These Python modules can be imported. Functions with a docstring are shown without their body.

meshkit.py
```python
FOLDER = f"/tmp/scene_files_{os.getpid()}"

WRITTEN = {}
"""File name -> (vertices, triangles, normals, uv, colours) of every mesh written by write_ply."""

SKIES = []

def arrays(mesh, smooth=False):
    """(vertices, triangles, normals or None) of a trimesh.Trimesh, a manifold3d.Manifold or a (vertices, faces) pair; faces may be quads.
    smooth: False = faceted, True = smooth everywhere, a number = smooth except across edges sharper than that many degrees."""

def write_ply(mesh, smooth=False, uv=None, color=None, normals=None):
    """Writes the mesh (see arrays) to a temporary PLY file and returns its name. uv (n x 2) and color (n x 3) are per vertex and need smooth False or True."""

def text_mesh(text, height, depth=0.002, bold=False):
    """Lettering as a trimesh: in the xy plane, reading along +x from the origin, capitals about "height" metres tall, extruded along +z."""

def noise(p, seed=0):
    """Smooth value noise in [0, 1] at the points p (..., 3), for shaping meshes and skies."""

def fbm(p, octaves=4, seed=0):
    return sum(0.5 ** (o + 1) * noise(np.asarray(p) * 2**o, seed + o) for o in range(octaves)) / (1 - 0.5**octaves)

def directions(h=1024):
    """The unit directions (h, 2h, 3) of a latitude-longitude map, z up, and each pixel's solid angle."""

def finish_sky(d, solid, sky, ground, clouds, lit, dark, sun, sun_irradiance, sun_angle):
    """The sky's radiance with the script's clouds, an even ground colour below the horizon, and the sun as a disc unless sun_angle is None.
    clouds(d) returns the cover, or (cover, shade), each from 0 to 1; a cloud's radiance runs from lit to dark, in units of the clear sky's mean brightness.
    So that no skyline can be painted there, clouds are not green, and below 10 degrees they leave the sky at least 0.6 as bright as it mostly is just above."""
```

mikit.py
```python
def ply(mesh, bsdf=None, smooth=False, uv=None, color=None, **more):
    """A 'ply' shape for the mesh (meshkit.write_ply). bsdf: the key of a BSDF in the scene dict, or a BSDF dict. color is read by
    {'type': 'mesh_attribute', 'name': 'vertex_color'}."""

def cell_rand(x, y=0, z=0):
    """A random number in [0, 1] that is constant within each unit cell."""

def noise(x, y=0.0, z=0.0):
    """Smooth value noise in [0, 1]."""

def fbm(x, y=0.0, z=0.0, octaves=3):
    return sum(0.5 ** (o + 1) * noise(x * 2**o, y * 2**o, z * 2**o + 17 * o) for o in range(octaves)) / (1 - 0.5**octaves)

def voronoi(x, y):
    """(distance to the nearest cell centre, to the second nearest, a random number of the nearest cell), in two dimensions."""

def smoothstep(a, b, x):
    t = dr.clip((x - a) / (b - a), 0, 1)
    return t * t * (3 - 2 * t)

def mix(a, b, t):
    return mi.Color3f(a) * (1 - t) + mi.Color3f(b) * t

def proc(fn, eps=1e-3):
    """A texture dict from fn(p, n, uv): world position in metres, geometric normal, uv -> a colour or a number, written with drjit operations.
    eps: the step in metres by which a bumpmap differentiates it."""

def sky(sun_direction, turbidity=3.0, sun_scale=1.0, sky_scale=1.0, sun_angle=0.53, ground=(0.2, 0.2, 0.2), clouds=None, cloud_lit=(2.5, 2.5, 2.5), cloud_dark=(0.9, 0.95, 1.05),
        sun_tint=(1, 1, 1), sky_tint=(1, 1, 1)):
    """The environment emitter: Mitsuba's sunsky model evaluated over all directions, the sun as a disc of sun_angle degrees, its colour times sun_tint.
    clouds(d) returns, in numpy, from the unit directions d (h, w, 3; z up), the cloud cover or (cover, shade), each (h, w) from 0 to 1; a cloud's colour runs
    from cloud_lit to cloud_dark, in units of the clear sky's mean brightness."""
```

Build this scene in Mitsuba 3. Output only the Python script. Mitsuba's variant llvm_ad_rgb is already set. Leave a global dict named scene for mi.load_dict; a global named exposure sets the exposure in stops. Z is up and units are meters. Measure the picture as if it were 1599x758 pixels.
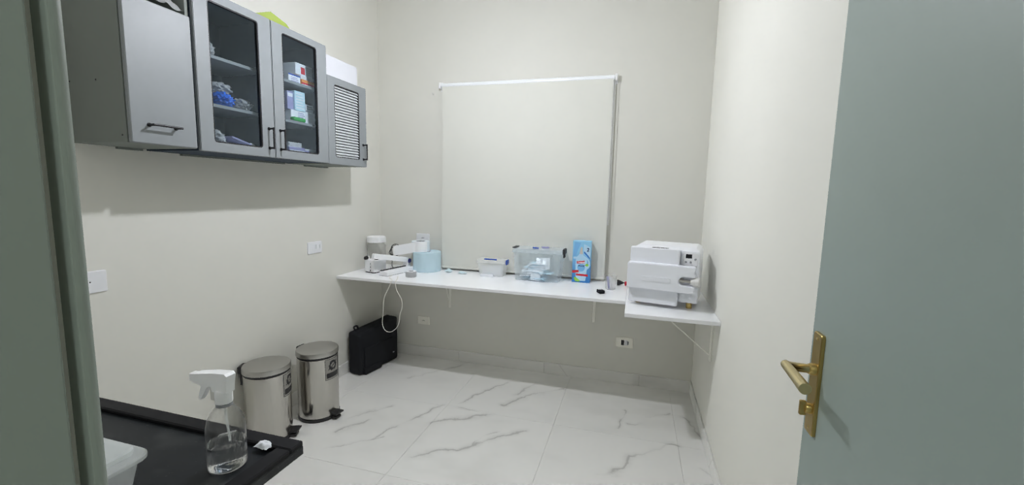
import math, random
import numpy as np, trimesh, mitsuba as mi, drjit as dr
import manifold3d as m3, shapely
from shapely.geometry import Polygon, Point, LineString
from shapely import affinity
import mikit, meshkit
from mikit import noise, fbm, smoothstep, mix

T = mi.ScalarTransform4f
scene, labels = {}, {}
rng = random.Random(7)
PI = math.pi

# ------------------------------------------------------------------ camera, light, exposure
EYE = np.array([0.0, 0.0, 1.575])
yaw, pitch, roll = np.radians([-15.87, -6.85, 1.236])
fwd = np.array([math.sin(yaw) * math.cos(pitch), math.cos(yaw) * math.cos(pitch), math.sin(pitch)])
right = np.array([math.cos(yaw), -math.sin(yaw), 0.0])
up = np.cross(right, fwd)
up = -math.sin(roll) * right + math.cos(roll) * up
scene['camera'] = {'type': 'perspective', 'fov': 2 * math.degrees(math.atan(799.5 / 672.0)), 'fov_axis': 'x', 'near_clip': 0.02, 'far_clip': 50.0,
                   'to_world': T().look_at(origin=EYE.tolist(), target=(EYE + fwd).tolist(), up=up.tolist())}
exposure = -0.40
LAMP = (-0.97, 2.06, 2.60)        # the bulb under the ceiling of the room
LAMP_POWER = 2500.0
HALL_POWER = 130.0                # the lamp of the corridor behind the camera

# room
XL, XR, YB, YF, ZC = -2.30, 0.50, 3.55, 0.279, 3.30


def rgb(r, g, b):
    return [((c / 255 + 0.055) / 1.055) ** 2.4 if c > 10 else c / 255 / 12.92 for c in (r, g, b)]


def C(v):
    return {'type': 'rgb', 'value': list(v)}


# ------------------------------------------------------------------ materials
def mat(key, color, rough=0.5, metal=0.0, spec=0.5, **more):
    c = color if isinstance(color, dict) else C(color)
    scene[key] = {'type': 'twosided', 'bsdf': {'type': 'principled', 'base_color': c, 'roughness': rough, 'metallic': metal, 'specular': spec, **more}}
    return key


def paint(p, n, uv):
    k = fbm(p.x * 2.2 + 5, p.y * 2.2, p.z * 2.2, 3)
    return mix((0.656, 0.650, 0.604), (0.688, 0.682, 0.636), k)


mat('m_wall', mikit.proc(paint), 0.75, spec=0.25)
mat('m_ceiling', (0.70, 0.70, 0.69), 0.8, spec=0.2)

# dark veins of the floor's stone, as polylines on the floor (metres)
VEINS = [([(-1.773, 2.21), (-1.732, 2.32), (-1.68, 2.414)], 1.0), ([(-1.814, 2.39), (-1.737, 2.513), (-1.683, 2.569), (-1.621, 2.612)], 0.8), ([(-1.521, 2.21), (-1.475, 2.339), (-1.355, 2.602), (-1.279, 2.755)], 0.7), ([(-1.18, 2.8), (-1.121, 2.955), (-1.039, 3.104), (-0.93, 3.27)], 0.7), ([(-1.765, 3.096), (-1.673, 3.181), (-1.599, 3.275), (-1.453, 3.412), (-1.41, 3.549)], 0.8), ([(-0.798, 3.086), (-0.769, 3.183), (-0.729, 3.3)], 1.3), ([(-0.871, 2.891), (-0.801, 2.973), (-0.687, 3.123), (-0.459, 3.299)], 1.0), ([(-1.252, 2.502), (-1.139, 2.585), (-1.025, 2.65), (-0.877, 2.75)], 1.0), ([(-1.197, 2.114), (-1.142, 2.157), (-1.085, 2.222), (-0.969, 2.283), (-0.89, 2.355), (-0.772, 2.486), (-0.624, 2.611)], 1.1), ([(-0.894, 2.361), (-0.869, 2.443), (-0.81, 2.54)], 0.8), ([(-0.118, 2.302), (-0.002, 2.39), (0.043, 2.469), (0.056, 2.531), (0.153, 2.602), (0.253, 2.712), (0.296, 2.733), (0.343, 2.723)], 1.2), ([(-0.035, 2.842), (0.004, 2.968), (0.001, 3.107)], 0.7), ([(0.036, 2.908), (0.099, 2.937)], 0.8), ([(0.191, 3.047), (0.318, 3.154)], 0.9), ([(0.407, 3.127), (0.447, 3.0), (0.483, 2.899)], 0.9), ([(0.453, 2.539), (0.49, 2.509)], 0.7), ([(-1.29, 2.748), (-1.091, 2.755), (-0.874, 2.761)], 0.5), ([(-1.743, 2.044), (-1.583, 2.166), (-1.456, 2.252)], 0.4)]
SEG = [(a, b, w0, w1) for line, w in VEINS for i, (a, b) in enumerate(zip(line[:-1], line[1:])) for w0, w1 in [(w, w)]]


def marble(p, n, uv):
    x = p.x + 0.060 * (fbm(p.x * 13, p.y * 13, 3.0, 4) - 0.5)
    y = p.y + 0.060 * (fbm(p.x * 13, p.y * 13, 9.0, 4) - 0.5)
    v = mi.Float(0)
    for (ax, ay), (bx, by), w, _ in SEG:
        dx, dy = bx - ax, by - ay
        t = dr.clip(((x - ax) * dx + (y - ay) * dy) / (dx * dx + dy * dy), 0, 1)
        d = dr.sqrt(dr.square(x - ax - t * dx) + dr.square(y - ay - t * dy))
        v = dr.maximum(v, dr.exp(-dr.square(d / (0.0065 * w))) * 0.70 + dr.exp(-dr.square(d / (0.026 * w))) * 0.30)
    v *= 0.10 + 1.30 * smoothstep(0.15, 0.85, noise(p.x * 9 + 3, p.y * 9))
    soft = smoothstep(0.5, 0.85, fbm(p.x * 1.6 + 1.1 * p.y, p.y * 3.1 - 0.9 * p.x, p.z * 3, 4))
    base = mix((0.78, 0.775, 0.755), (0.66, 0.655, 0.63), soft * 0.6)
    return mix(base, (0.27, 0.265, 0.25), dr.clip(v, 0, 1) * 0.52)


def skirting(p, n, uv):
    q = p.x + p.y
    a = dr.abs(noise(q * 3.1 + 2.5 * p.z, q * 1.3, 4.0) - 0.5)
    v = (1 - smoothstep(0.0, 0.035, a)) * smoothstep(0.45, 0.7, noise(q * 1.9, 7.0, 1.0))
    return mix((0.72, 0.715, 0.695), (0.50, 0.49, 0.47), v * 0.45)


mat('m_marble', mikit.proc(marble), 0.24, spec=0.45)
mat('m_skirting', mikit.proc(skirting), 0.3, spec=0.4)
mat('m_grout', rgb(168, 166, 160), 0.9)


def granite(p, n, uv):
    k = noise(p.x * 260, p.y * 260, p.z * 260)
    s = smoothstep(0.80, 0.95, k)
    d = smoothstep(0.45, 0.75, fbm(p.x * 5, p.y * 7, 1.0, 3))
    return mix(mix((0.010, 0.0125, 0.0155), (0.046, 0.050, 0.051), d), (0.07, 0.07, 0.075), s * 0.5)


mat('m_granite', mikit.proc(granite), 0.42, spec=0.35)
mat('m_granite_rim', (0.007, 0.007, 0.009), 0.5, spec=0.22)
mat('m_frame_green', rgb(134, 143, 135), 0.45, spec=0.4)


def door_paint(p, n, uv):
    return mix((0.235, 0.290, 0.272), (0.262, 0.316, 0.298), fbm(p.x * 3, p.y * 3, p.z * 1.2, 3))


mat('m_door', mikit.proc(door_paint), 0.42, spec=0.4)
mat('m_slat', rgb(182, 186, 188), 0.4)
mat('m_white_card', rgb(196, 198, 204), 0.6)
mat('m_cab', rgb(131, 136, 139), 0.45, spec=0.4)
mat('m_cab_side', rgb(116, 122, 118), 0.55, spec=0.3)
mat('m_cab_in', rgb(158, 160, 158), 0.6)
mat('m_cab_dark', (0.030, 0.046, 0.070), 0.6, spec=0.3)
mat('m_black', (0.012, 0.012, 0.014), 0.4)
mat('m_black_soft', (0.010, 0.011, 0.014), 0.75, spec=0.25)
mat('m_dark', (0.03, 0.032, 0.036), 0.5)
mat('m_white', (0.80, 0.81, 0.83), 0.35)
mat('m_white_gloss', (0.76, 0.78, 0.83), 0.18)
mat('m_laminate', (0.78, 0.79, 0.81), 0.22)
mat('m_offwhite', (0.86, 0.84, 0.77), 0.4)
mat('m_plate', (0.74, 0.75, 0.78), 0.3)
mat('m_bracket', (0.86, 0.85, 0.80), 0.4)
mat('m_blind', (0.675, 0.675, 0.628), 0.85, spec=0.1)
mat('m_blind_tube', (0.80, 0.83, 0.86), 0.3)
mat('m_steel', (0.53, 0.515, 0.48), 0.16, metal=1.0)
mat('m_steel_lid', (0.50, 0.49, 0.47), 0.34, metal=1.0)
mat('m_sticker', (0.30, 0.29, 0.27), 0.4, metal=0.5)
mat('m_brass', (0.50, 0.37, 0.14), 0.22, metal=1.0)
mat('m_brass_satin', (0.58, 0.49, 0.27), 0.34, metal=1.0)
mat('m_knob', (0.62, 0.62, 0.60), 0.35)
mat('m_roll_blue', (0.50, 0.66, 0.74), 0.45)
mat('m_roll_pale', (0.66, 0.73, 0.78), 0.45)
mat('m_scrap_blue', (0.55, 0.70, 0.76), 0.5)
mat('m_tape', (0.36, 0.37, 0.38), 0.35)
mat('m_blue', rgb(52, 84, 168), 0.4)
mat('m_navy', rgb(24, 26, 92), 0.4)
mat('m_lime', rgb(140, 156, 72), 0.45)
mat('m_green', rgb(36, 150, 62), 0.4)
mat('m_red', rgb(200, 48, 62), 0.45)
mat('m_orange', rgb(232, 150, 80), 0.5)
mat('m_lilac', rgb(150, 150, 190), 0.5)
mat('m_card', rgb(226, 230, 236), 0.6)
mat('m_card_cyan', rgb(190, 220, 232), 0.6)
mat('m_display', (0.008, 0.010, 0.014), 0.15)
mat('m_grey_btn', (0.25, 0.26, 0.28), 0.4)
mat('m_silver', (0.82, 0.86, 0.90), 0.28, metal=0.1)
mat('m_cord_white', (0.72, 0.70, 0.64), 0.45)
mat('m_leaf', rgb(150, 205, 80), 0.5)
mat('m_glue', (0.62, 0.64, 0.66), 0.5)


def carton(p, n, uv):
    t = smoothstep(0.86, 1.16, p.z + 0.05 * (fbm(p.x * 14, p.z * 9, 2.0, 3) - 0.5))
    return mix((0.030, 0.190, 0.520), (0.270, 0.560, 0.800), t)


mat('m_carton', mikit.proc(carton), 0.35)
scene['m_pane'] = {'type': 'thindielectric', 'int_ior': 1.5, 'specular_transmittance': C((0.78, 0.83, 0.86)), 'specular_reflectance': C((0.70, 0.86, 1.0))}
scene['m_clear'] = {'type': 'thindielectric', 'int_ior': 1.45}
scene['m_film'] = {'type': 'blendbsdf', 'weight': 0.32, 'a': {'type': 'thindielectric', 'int_ior': 1.45},
                   'b': {'type': 'twosided', 'bsdf': {'type': 'principled', 'base_color': C((0.9, 0.92, 0.94)), 'roughness': 0.15}}}
scene['m_film2'] = {'type': 'blendbsdf', 'weight': 0.08, 'a': {'type': 'thindielectric', 'int_ior': 1.4},
                     'b': {'type': 'twosided', 'bsdf': {'type': 'principled', 'base_color': C((0.85, 0.87, 0.88)), 'roughness': 0.2}}}
scene['m_film3'] = {**scene['m_film2'], 'weight': 0.04}
scene['m_frost'] = {'type': 'blendbsdf', 'weight': 0.22, 'a': {'type': 'thindielectric', 'int_ior': 1.4, 'specular_transmittance': C((0.97, 0.99, 1.0))},
                    'b': {'type': 'principledthin', 'base_color': C((0.91, 0.96, 1.0)), 'roughness': 0.3, 'diff_trans': 1.0}}
scene['m_frost_white'] = {'type': 'blendbsdf', 'weight': 0.5, 'a': {'type': 'thindielectric', 'int_ior': 1.4},
                          'b': {'type': 'principledthin', 'base_color': C((0.96, 0.97, 0.96)), 'roughness': 0.3, 'diff_trans': 1.0}}
scene['m_milky'] = {'type': 'blendbsdf', 'weight': 0.55, 'a': {'type': 'thindielectric', 'int_ior': 1.4},
                    'b': {'type': 'principledthin', 'base_color': C((0.90, 0.93, 0.93)), 'roughness': 0.25, 'diff_trans': 1.0}}
scene['m_water'] = {'type': 'dielectric', 'int_ior': 1.33, 'ext_ior': 1.0}
scene['m_bag_blue'] = {'type': 'twosided', 'bsdf': {'type': 'principled', 'base_color': C(rgb(50, 110, 215)), 'roughness': 0.25}}


# ------------------------------------------------------------------ helpers
def numbered(k):
    if k not in scene and k not in labels:
        return k
    i = 1
    while f'{k}_{i:03d}' in scene or f'{k}_{i:03d}' in labels:
        i += 1
    return f'{k}_{i:03d}'


def thing(name, label, cat, group=None):
    k = numbered(name)
    labels[k] = {'label': label, 'category': cat, **({'group': group} if group else {})}
    return k


def part(parent, name, mesh, m, smooth=False, label=None, kind=None, **more):
    k = numbered(f'{parent}__{name}')
    scene[k] = mikit.ply(mesh, m, smooth, **more)
    if label or kind:
        labels[k] = {**({'label': label} if label else {}), **({'kind': kind} if kind else {})}
    return k


def single(name, mesh, m, label, cat, smooth=False, group=None, kind=None, **more):
    k = numbered(name)
    scene[k] = mikit.ply(mesh, m, smooth, **more)
    labels[k] = {'label': label, 'category': cat, **({'group': group} if group else {}), **({'kind': kind} if kind else {})}
    return k


def struct(name, mesh, m, label, cat, smooth=False):
    scene[name] = mikit.ply(mesh, m, smooth)
    labels[name] = {'kind': 'structure', 'label': label, 'category': cat}
    return name


def hull(pts):
    return trimesh.convex.convex_hull(np.asarray(pts, float))


def box(x0, x1, y0, y1, z0, z1, c=0.0):
    x0, x1, y0, y1, z0, z1 = min(x0, x1), max(x0, x1), min(y0, y1), max(y0, y1), min(z0, z1), max(z0, z1)
    c = min(c, 0.45 * min(x1 - x0, y1 - y0, z1 - z0))
    if c <= 0:
        b = trimesh.creation.box((x1 - x0, y1 - y0, z1 - z0))
        b.apply_translation(((x0 + x1) / 2, (y0 + y1) / 2, (z0 + z1) / 2))
        return b
    p = []
    for sx in (0, 1):
        for sy in (0, 1):
            for sz in (0, 1):
                X, Y, Z = (x0, x1)[sx], (y0, y1)[sy], (z0, z1)[sz]
                ix, iy, iz = (X + c, X - c)[sx], (Y + c, Y - c)[sy], (Z + c, Z - c)[sz]
                p += [(X, iy, iz), (ix, Y, iz), (ix, iy, Z)]
    return hull(p)


def rbox(sx, sy, sz, r, n=6):
    """Box with round edges, centred on the origin in x and y, standing on z = 0."""
    s = m3.Manifold.sphere(r, 4 * n)
    return mf(m3.Manifold.batch_hull([s.translate((x, y, z)) for x in (-sx / 2 + r, sx / 2 - r) for y in (-sy / 2 + r, sy / 2 - r) for z in (r, sz - r)]))


def mf(m):
    a = m.to_mesh()
    return trimesh.Trimesh(a.vert_properties[:, :3], a.tri_verts, process=False)


def join(*ms):
    return trimesh.util.concatenate([m for m in ms])


def mv(m, x=0, y=0, z=0):
    m = m.copy()
    m.apply_translation((x, y, z))
    return m


def rz(m, deg, at=(0, 0)):
    m = m.copy()
    m.apply_transform(trimesh.transformations.rotation_matrix(math.radians(deg), (0, 0, 1), (at[0], at[1], 0)))
    return m


def rot(m, deg, axis, at=(0, 0, 0)):
    m = m.copy()
    m.apply_transform(trimesh.transformations.rotation_matrix(math.radians(deg), axis, at))
    return m


def frame_to(m, o, u, v):
    """Local x, y, z to o + x*u + y*v + z*(u x v)."""
    u, v = np.asarray(u, float), np.asarray(v, float)
    A = np.eye(4)
    A[:3, 0], A[:3, 1], A[:3, 2], A[:3, 3] = u, v, np.cross(u, v), o
    m = m.copy()
    m.apply_transform(A)
    return m


WALL_L = lambda y, z, x=XL: ((x, y, z), (0, 1, 0), (0, 0, 1))     # faces +x
WALL_B = lambda x, z, y=YB: ((x, y, z), (1, 0, 0), (0, 0, 1))     # faces -y
WALL_D = lambda y, z, x: ((x, y, z), (0, -1, 0), (0, 0, 1))       # faces -x


def rrect(w, h, r, cx=0, cy=0, q=6):
    p = shapely.box(cx - w / 2 + r, cy - h / 2 + r, cx + w / 2 - r, cy + h / 2 - r)
    return p.buffer(r, quad_segs=q) if r > 0 else p


def ext(poly, h, z=0.0):
    m = trimesh.util.concatenate([trimesh.creation.extrude_polygon(g, h, engine='earcut') for g in getattr(poly, 'geoms', [poly])])
    m.apply_translation((0, 0, z))
    return m


def bext(poly, h, c, z=0.0):
    """Extrusion of a convex outline whose front edge is bevelled by c."""
    o, i = np.array(poly.exterior.coords)[:-1], np.array(poly.buffer(-c).exterior.coords)[:-1]
    return mv(hull([(x, y, t) for x, y in o for t in (0, h - c)] + [(x, y, h) for x, y in i]), 0, 0, z)


def lathe(profile, n=48, at=(0, 0, 0)):
    m = trimesh.creation.revolve(np.asarray(profile, float), sections=n)
    m.apply_translation(at)
    return m


def spline(pts, n=10, closed=False):
    p = np.asarray(pts, float)
    if closed:
        p = np.vstack([p[-1], p, p[0], p[1]])
    else:
        p = np.vstack([2 * p[0] - p[1], p, 2 * p[-1] - p[-2]])
    out = []
    for i in range(1, len(p) - 2):
        a, b, c, d = p[i - 1:i + 3]
        for t in np.linspace(0, 1, n, endpoint=False):
            out.append(0.5 * (2 * b + (c - a) * t + (2 * a - 5 * b + 4 * c - d) * t * t + (3 * b - a - 3 * c + d) * t ** 3))
    if not closed:
        out.append(p[-2])
    return np.array(out)


def tube(pts, r, n=8, closed=False):
    p = np.asarray(pts, float)
    m = len(p)
    t = np.roll(p, -1, 0) - np.roll(p, 1, 0) if closed else np.gradient(p, axis=0)
    t /= np.linalg.norm(t, axis=1, keepdims=True) + 1e-12
    a = np.cross(t[0], (0, 0, 1.0) if abs(t[0][2]) < 0.9 else (1.0, 0, 0))
    a /= np.linalg.norm(a)
    A = []
    for k in range(m):
        a = a - t[k] * (a @ t[k])
        a /= np.linalg.norm(a)
        A.append(a)
    A = np.array(A)
    B = np.cross(t, A)
    w = np.arange(n) * 2 * PI / n
    R = np.broadcast_to(r, (m,))
    v = (p[:, None] + R[:, None, None] * (np.cos(w)[None, :, None] * A[:, None] + np.sin(w)[None, :, None] * B[:, None])).reshape(-1, 3)
    f = []
    for i in range(m if closed else m - 1):
        for j in range(n):
            q = [i * n + j, i * n + (j + 1) % n, ((i + 1) % m) * n + (j + 1) % n, ((i + 1) % m) * n + j]
            f += [[q[0], q[1], q[2]], [q[0], q[2], q[3]]]
    if not closed:
        for e, o in ((0, -1), ((m - 1) * n, 1)):
            for j in range(1, n - 1):
                f.append([e, e + j, e + j + 1] if o > 0 else [e, e + j + 1, e + j])
    g = trimesh.Trimesh(v, f, process=False)
    g.fix_normals()
    return g


def bar(a, b, w, h):
    """Straight bar of cross section w x h from a to b."""
    a, b = np.asarray(a, float), np.asarray(b, float)
    L = np.linalg.norm(b - a)
    d = (b - a) / L
    s = np.cross(d, (0, 0, 1.0)) if abs(d[2]) < 0.99 else np.array([1.0, 0, 0])
    s /= np.linalg.norm(s)
    return frame_to(box(-w / 2, w / 2, -h / 2, h / 2, 0, L, 0.0015), a, s, np.cross(d, s))


def crumple(w, h, d, nx, ny, amp, seed, freq=30):
    """A crumpled sheet of w x h, lying in the local xy plane, sagging to d."""
    u, v = np.meshgrid(np.linspace(-0.5, 0.5, nx), np.linspace(-0.5, 0.5, ny))
    P = np.stack([u * w, v * h, np.zeros_like(u)], -1).reshape(-1, 3)
    N = meshkit.fbm(P * freq + 11 * seed, 3, seed)
    N2 = meshkit.fbm(P * freq + 50 + 7 * seed, 3, seed + 5)
    P[:, 2] += d * (1 - (2 * u.ravel()) ** 2) * (1 - (2 * v.ravel()) ** 2) + amp * (N - 0.5) * 2
    P[:, 0] += amp * (N2 - 0.5)
    f = []
    for j in range(ny - 1):
        for i in range(nx - 1):
            q = j * nx + i
            f += [[q, q + 1, q + nx + 1], [q, q + nx + 1, q + nx]]
    return trimesh.Trimesh(P, f, process=False)


def lump(sx, sy, sz, seed, amp=0.25, freq=3.0, sub=4):
    """A crumpled lump that stands on z = 0."""
    s = trimesh.creation.icosphere(subdivisions=sub)
    v = np.array(s.vertices)
    k = 1 + amp * 2 * (np.abs(meshkit.fbm(v * freq + seed * 3.7, 3, seed) - 0.5) * 2 - 0.35)
    v = v * k[:, None] * (sx / 2, sy / 2, sz / 2)
    v[:, 2] = np.maximum(v[:, 2] + sz * 0.42, 0)
    return trimesh.Trimesh(v, s.faces, process=False)


# ------------------------------------------------------------------ the setting
struct('wall_left', box(XL - 0.12, XL, YF - 0.16, YB + 0.12, -0.02, ZC), 'm_wall', 'off-white painted left wall carrying the grey cabinets', 'wall')
struct('wall_back', box(XL, XR, YB, YB + 0.12, -0.02, ZC), 'm_wall', 'off-white painted back wall behind the roller blind', 'wall')
struct('wall_right', box(XR, XR + 0.12, YF - 0.16, YB + 0.12, -0.02, ZC), 'm_wall', 'bare off-white painted wall on the right side', 'wall')
DX0, DX1, DZ = -0.50, 0.47, 2.14
struct('wall_front', join(box(XL, DX0 - 0.02, YF - 0.15, YF - 0.012, -0.02, ZC), box(DX1 + 0.02, XR, YF - 0.15, YF - 0.012, -0.02, ZC), box(DX0 - 0.02, DX1 + 0.02, YF - 0.15, YF - 0.012, DZ + 0.03, ZC)), 'm_wall', 'off-white wall with the doorway the room is seen through', 'wall')
struct('ceiling', box(XL, XR, YF - 0.15, YB, ZC, ZC + 0.1), 'm_ceiling', 'white painted ceiling of the small room', 'ceiling')
# the corridor that the photograph is taken from
struct('wall_corridor_left', box(-1.72, -1.6, -1.9, YF - 0.15, -0.02, ZC), 'm_wall', 'off-white corridor wall left of the camera', 'wall')
struct('wall_corridor_right', box(1.6, 1.72, -1.9, YF - 0.15, -0.02, ZC), 'm_wall', 'off-white corridor wall right of the camera', 'wall')
struct('wall_corridor_back', join(box(-1.72, 1.72, -2.02, -1.9, -0.02, ZC), box(0.62, 1.6, YF - 0.15, YF - 0.03, -0.02, ZC)), 'm_wall', 'off-white corridor wall behind the camera', 'wall')
struct('ceiling_corridor', box(-1.72, 1.72, -1.9, YF - 0.15, ZC, ZC + 0.1), 'm_ceiling', 'white ceiling of the corridor', 'ceiling')
struct('floor_corridor', box(-1.72, 1.72, -1.9, YF - 0.15, -0.1, 0.0), 'm_marble', 'pale tiled floor of the corridor', 'floor')

struct('floor', box(XL, XR, YF - 0.15, YB, -0.1, -0.006), 'm_grout', 'floor of large pale marble-look tiles with thin grey joints', 'floor')
gx = [XL, -2.05, -1.252, -0.458, 0.337, XR]
gy = [YF - 0.15, 0.34, 1.14, 1.94, 2.74, YB]
for i in range(5):
    for j in range(5):
        part('floor', 'tile', box(gx[i] + 0.0006, gx[i + 1] - 0.0006, gy[j] + 0.0006, gy[j + 1] - 0.0006, -0.01, 0.0, 0.0006), 'm_marble')


def skirt(name, a, b, axis, at, side, label):
    """A skirting of tile strips; its face is at 'at', 1 cm from the wall."""
    k = numbered(name)
    labels[k] = {'kind': 'structure', 'label': label, 'category': 'baseboard'}
    cuts = np.arange(a, b, 0.797).tolist() + [b]
    if cuts[-1] - cuts[-2] < 0.05:
        cuts.pop(-2)
    for p, q in zip(cuts[:-1], cuts[1:]):
        if axis == 'x':
            m = box(p + 0.0008, q - 0.0008, at, side, 0.0005, 0.098, 0.002)
        else:
            m = box(at, side, p + 0.0008, q - 0.0008, 0.0005, 0.098, 0.002)
        part(k, 'strip', m, 'm_skirting')


skirt('baseboard_back', XL + 0.011, XR - 0.011, 'x', YB - 0.011, YB, 'marble-look tile skirting along the back wall under the worktop')
skirt('baseboard_right', YF, YB, 'y', XR - 0.011, XR, 'marble-look tile skirting along the right wall')
skirt('baseboard_left', YF, YB, 'y', XL, XL + 0.011, 'marble-look tile skirting along the left wall behind the bins')

# door frame (left jamb seen close to the camera) and the open door
cas = Polygon([(-0.60, YF - 0.012), (-0.60, YF + 0.003), (-0.511, YF + 0.003)] + [(-0.511 + 0.0115 * math.cos(a), YF - 0.0085 + 0.0115 * math.sin(a)) for a in np.linspace(PI / 2, 0, 10)] + [(-0.5000, YF - 0.0115), (-0.5015, YF - 0.0127), (-0.532, YF - 0.0127), (-0.532, YF - 0.012)])
k = 'trim_1'
labels[k] = {'kind': 'structure', 'label': 'grey-green painted door frame post at the left edge of the view', 'category': 'door frame'}
jamb = Polygon([(-0.52, 0.115), (-0.4985, 0.115), (-0.4985, 0.2505), (-0.5005, 0.2530), (-0.532, 0.2535), (-0.532, 0.2355), (-0.52, 0.2355)])
part(k, 'jamb', ext(jamb, DZ + 0.03), 'm_frame_green', 30)
part(k, 'casing', ext(cas, DZ + 0.08), 'm_frame_green', 40)
part(k, 'head', box(-0.52, DX1 + 0.02, 0.09, YF, DZ, DZ + 0.03, 0.002), 'm_frame_green')
part(k, 'hinge_post', box(DX1, DX1 + 0.02, 0.09, YF - 0.012, 0, DZ, 0.002), 'm_frame_green')

dk = 'door_1'
scene[dk] = mikit.ply(box(0.43, 0.467, 0.30, 1.176, 0.008, 2.11, 0.0015), 'm_door')
labels[dk] = {'kind': 'structure', 'label': 'open grey-green painted door with brass lever handle', 'category': 'door'}
DW = WALL_D
pl = rrect(0.046, 0.245, 0.006)
hp = part(dk, 'handle_plate', frame_to(bext(pl, 0.008, 0.002), *DW(1.125, 1.140, 0.43)), 'm_brass', label='tall brass backplate')
part(hp, 'screw', join(*[frame_to(lathe([(0, 0.0015), (0.0035, 0.001), (0.0042, 0)], 16), *DW(1.125, 1.140 + s * 0.108, 0.4218)) for s in (-1, 1)]), 'm_brass')
part(dk, 'handle_rose', frame_to(lathe([(0, 0.014), (0.0115, 0.014), (0.0135, 0.010), (0.0145, 0.0)], 28), *DW(1.122, 1.176, 0.4225)), 'm_brass', 40)
el = np.array([0.362, 1.128, 1.176])
lever = m3.Manifold.batch_hull([m3.Manifold.sphere(0.0105, 24).translate((0.412, 1.122, 1.176)), m3.Manifold.sphere(0.0105, 24).translate((0.366, 1.127, 1.176))])
grip = m3.Manifold.batch_hull([m3.Manifold.cylinder(0.002, 0.0105, 0.0105, 28).rotate((90, 0, 0)).translate((0.366, 1.136, 1.176)), m3.Manifold.cylinder(0.002, 0.0125, 0.0125, 28).rotate((90, 0, 0)).translate((0.366, 1.010, 1.171))])
part(dk, 'lever', mf(lever + grip), 'm_brass_satin', 40, label='satin brass lever')
part(dk, 'thumb_turn', join(frame_to(lathe([(0, 0.012), (0.011, 0.012), (0.0125, 0.009), (0.013, 0)], 24), *DW(1.126, 1.078, 0.4225)), box(0.400, 0.414, 1.1215, 1.1305, 1.060, 1.096, 0.002)), 'm_brass', 35)

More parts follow.
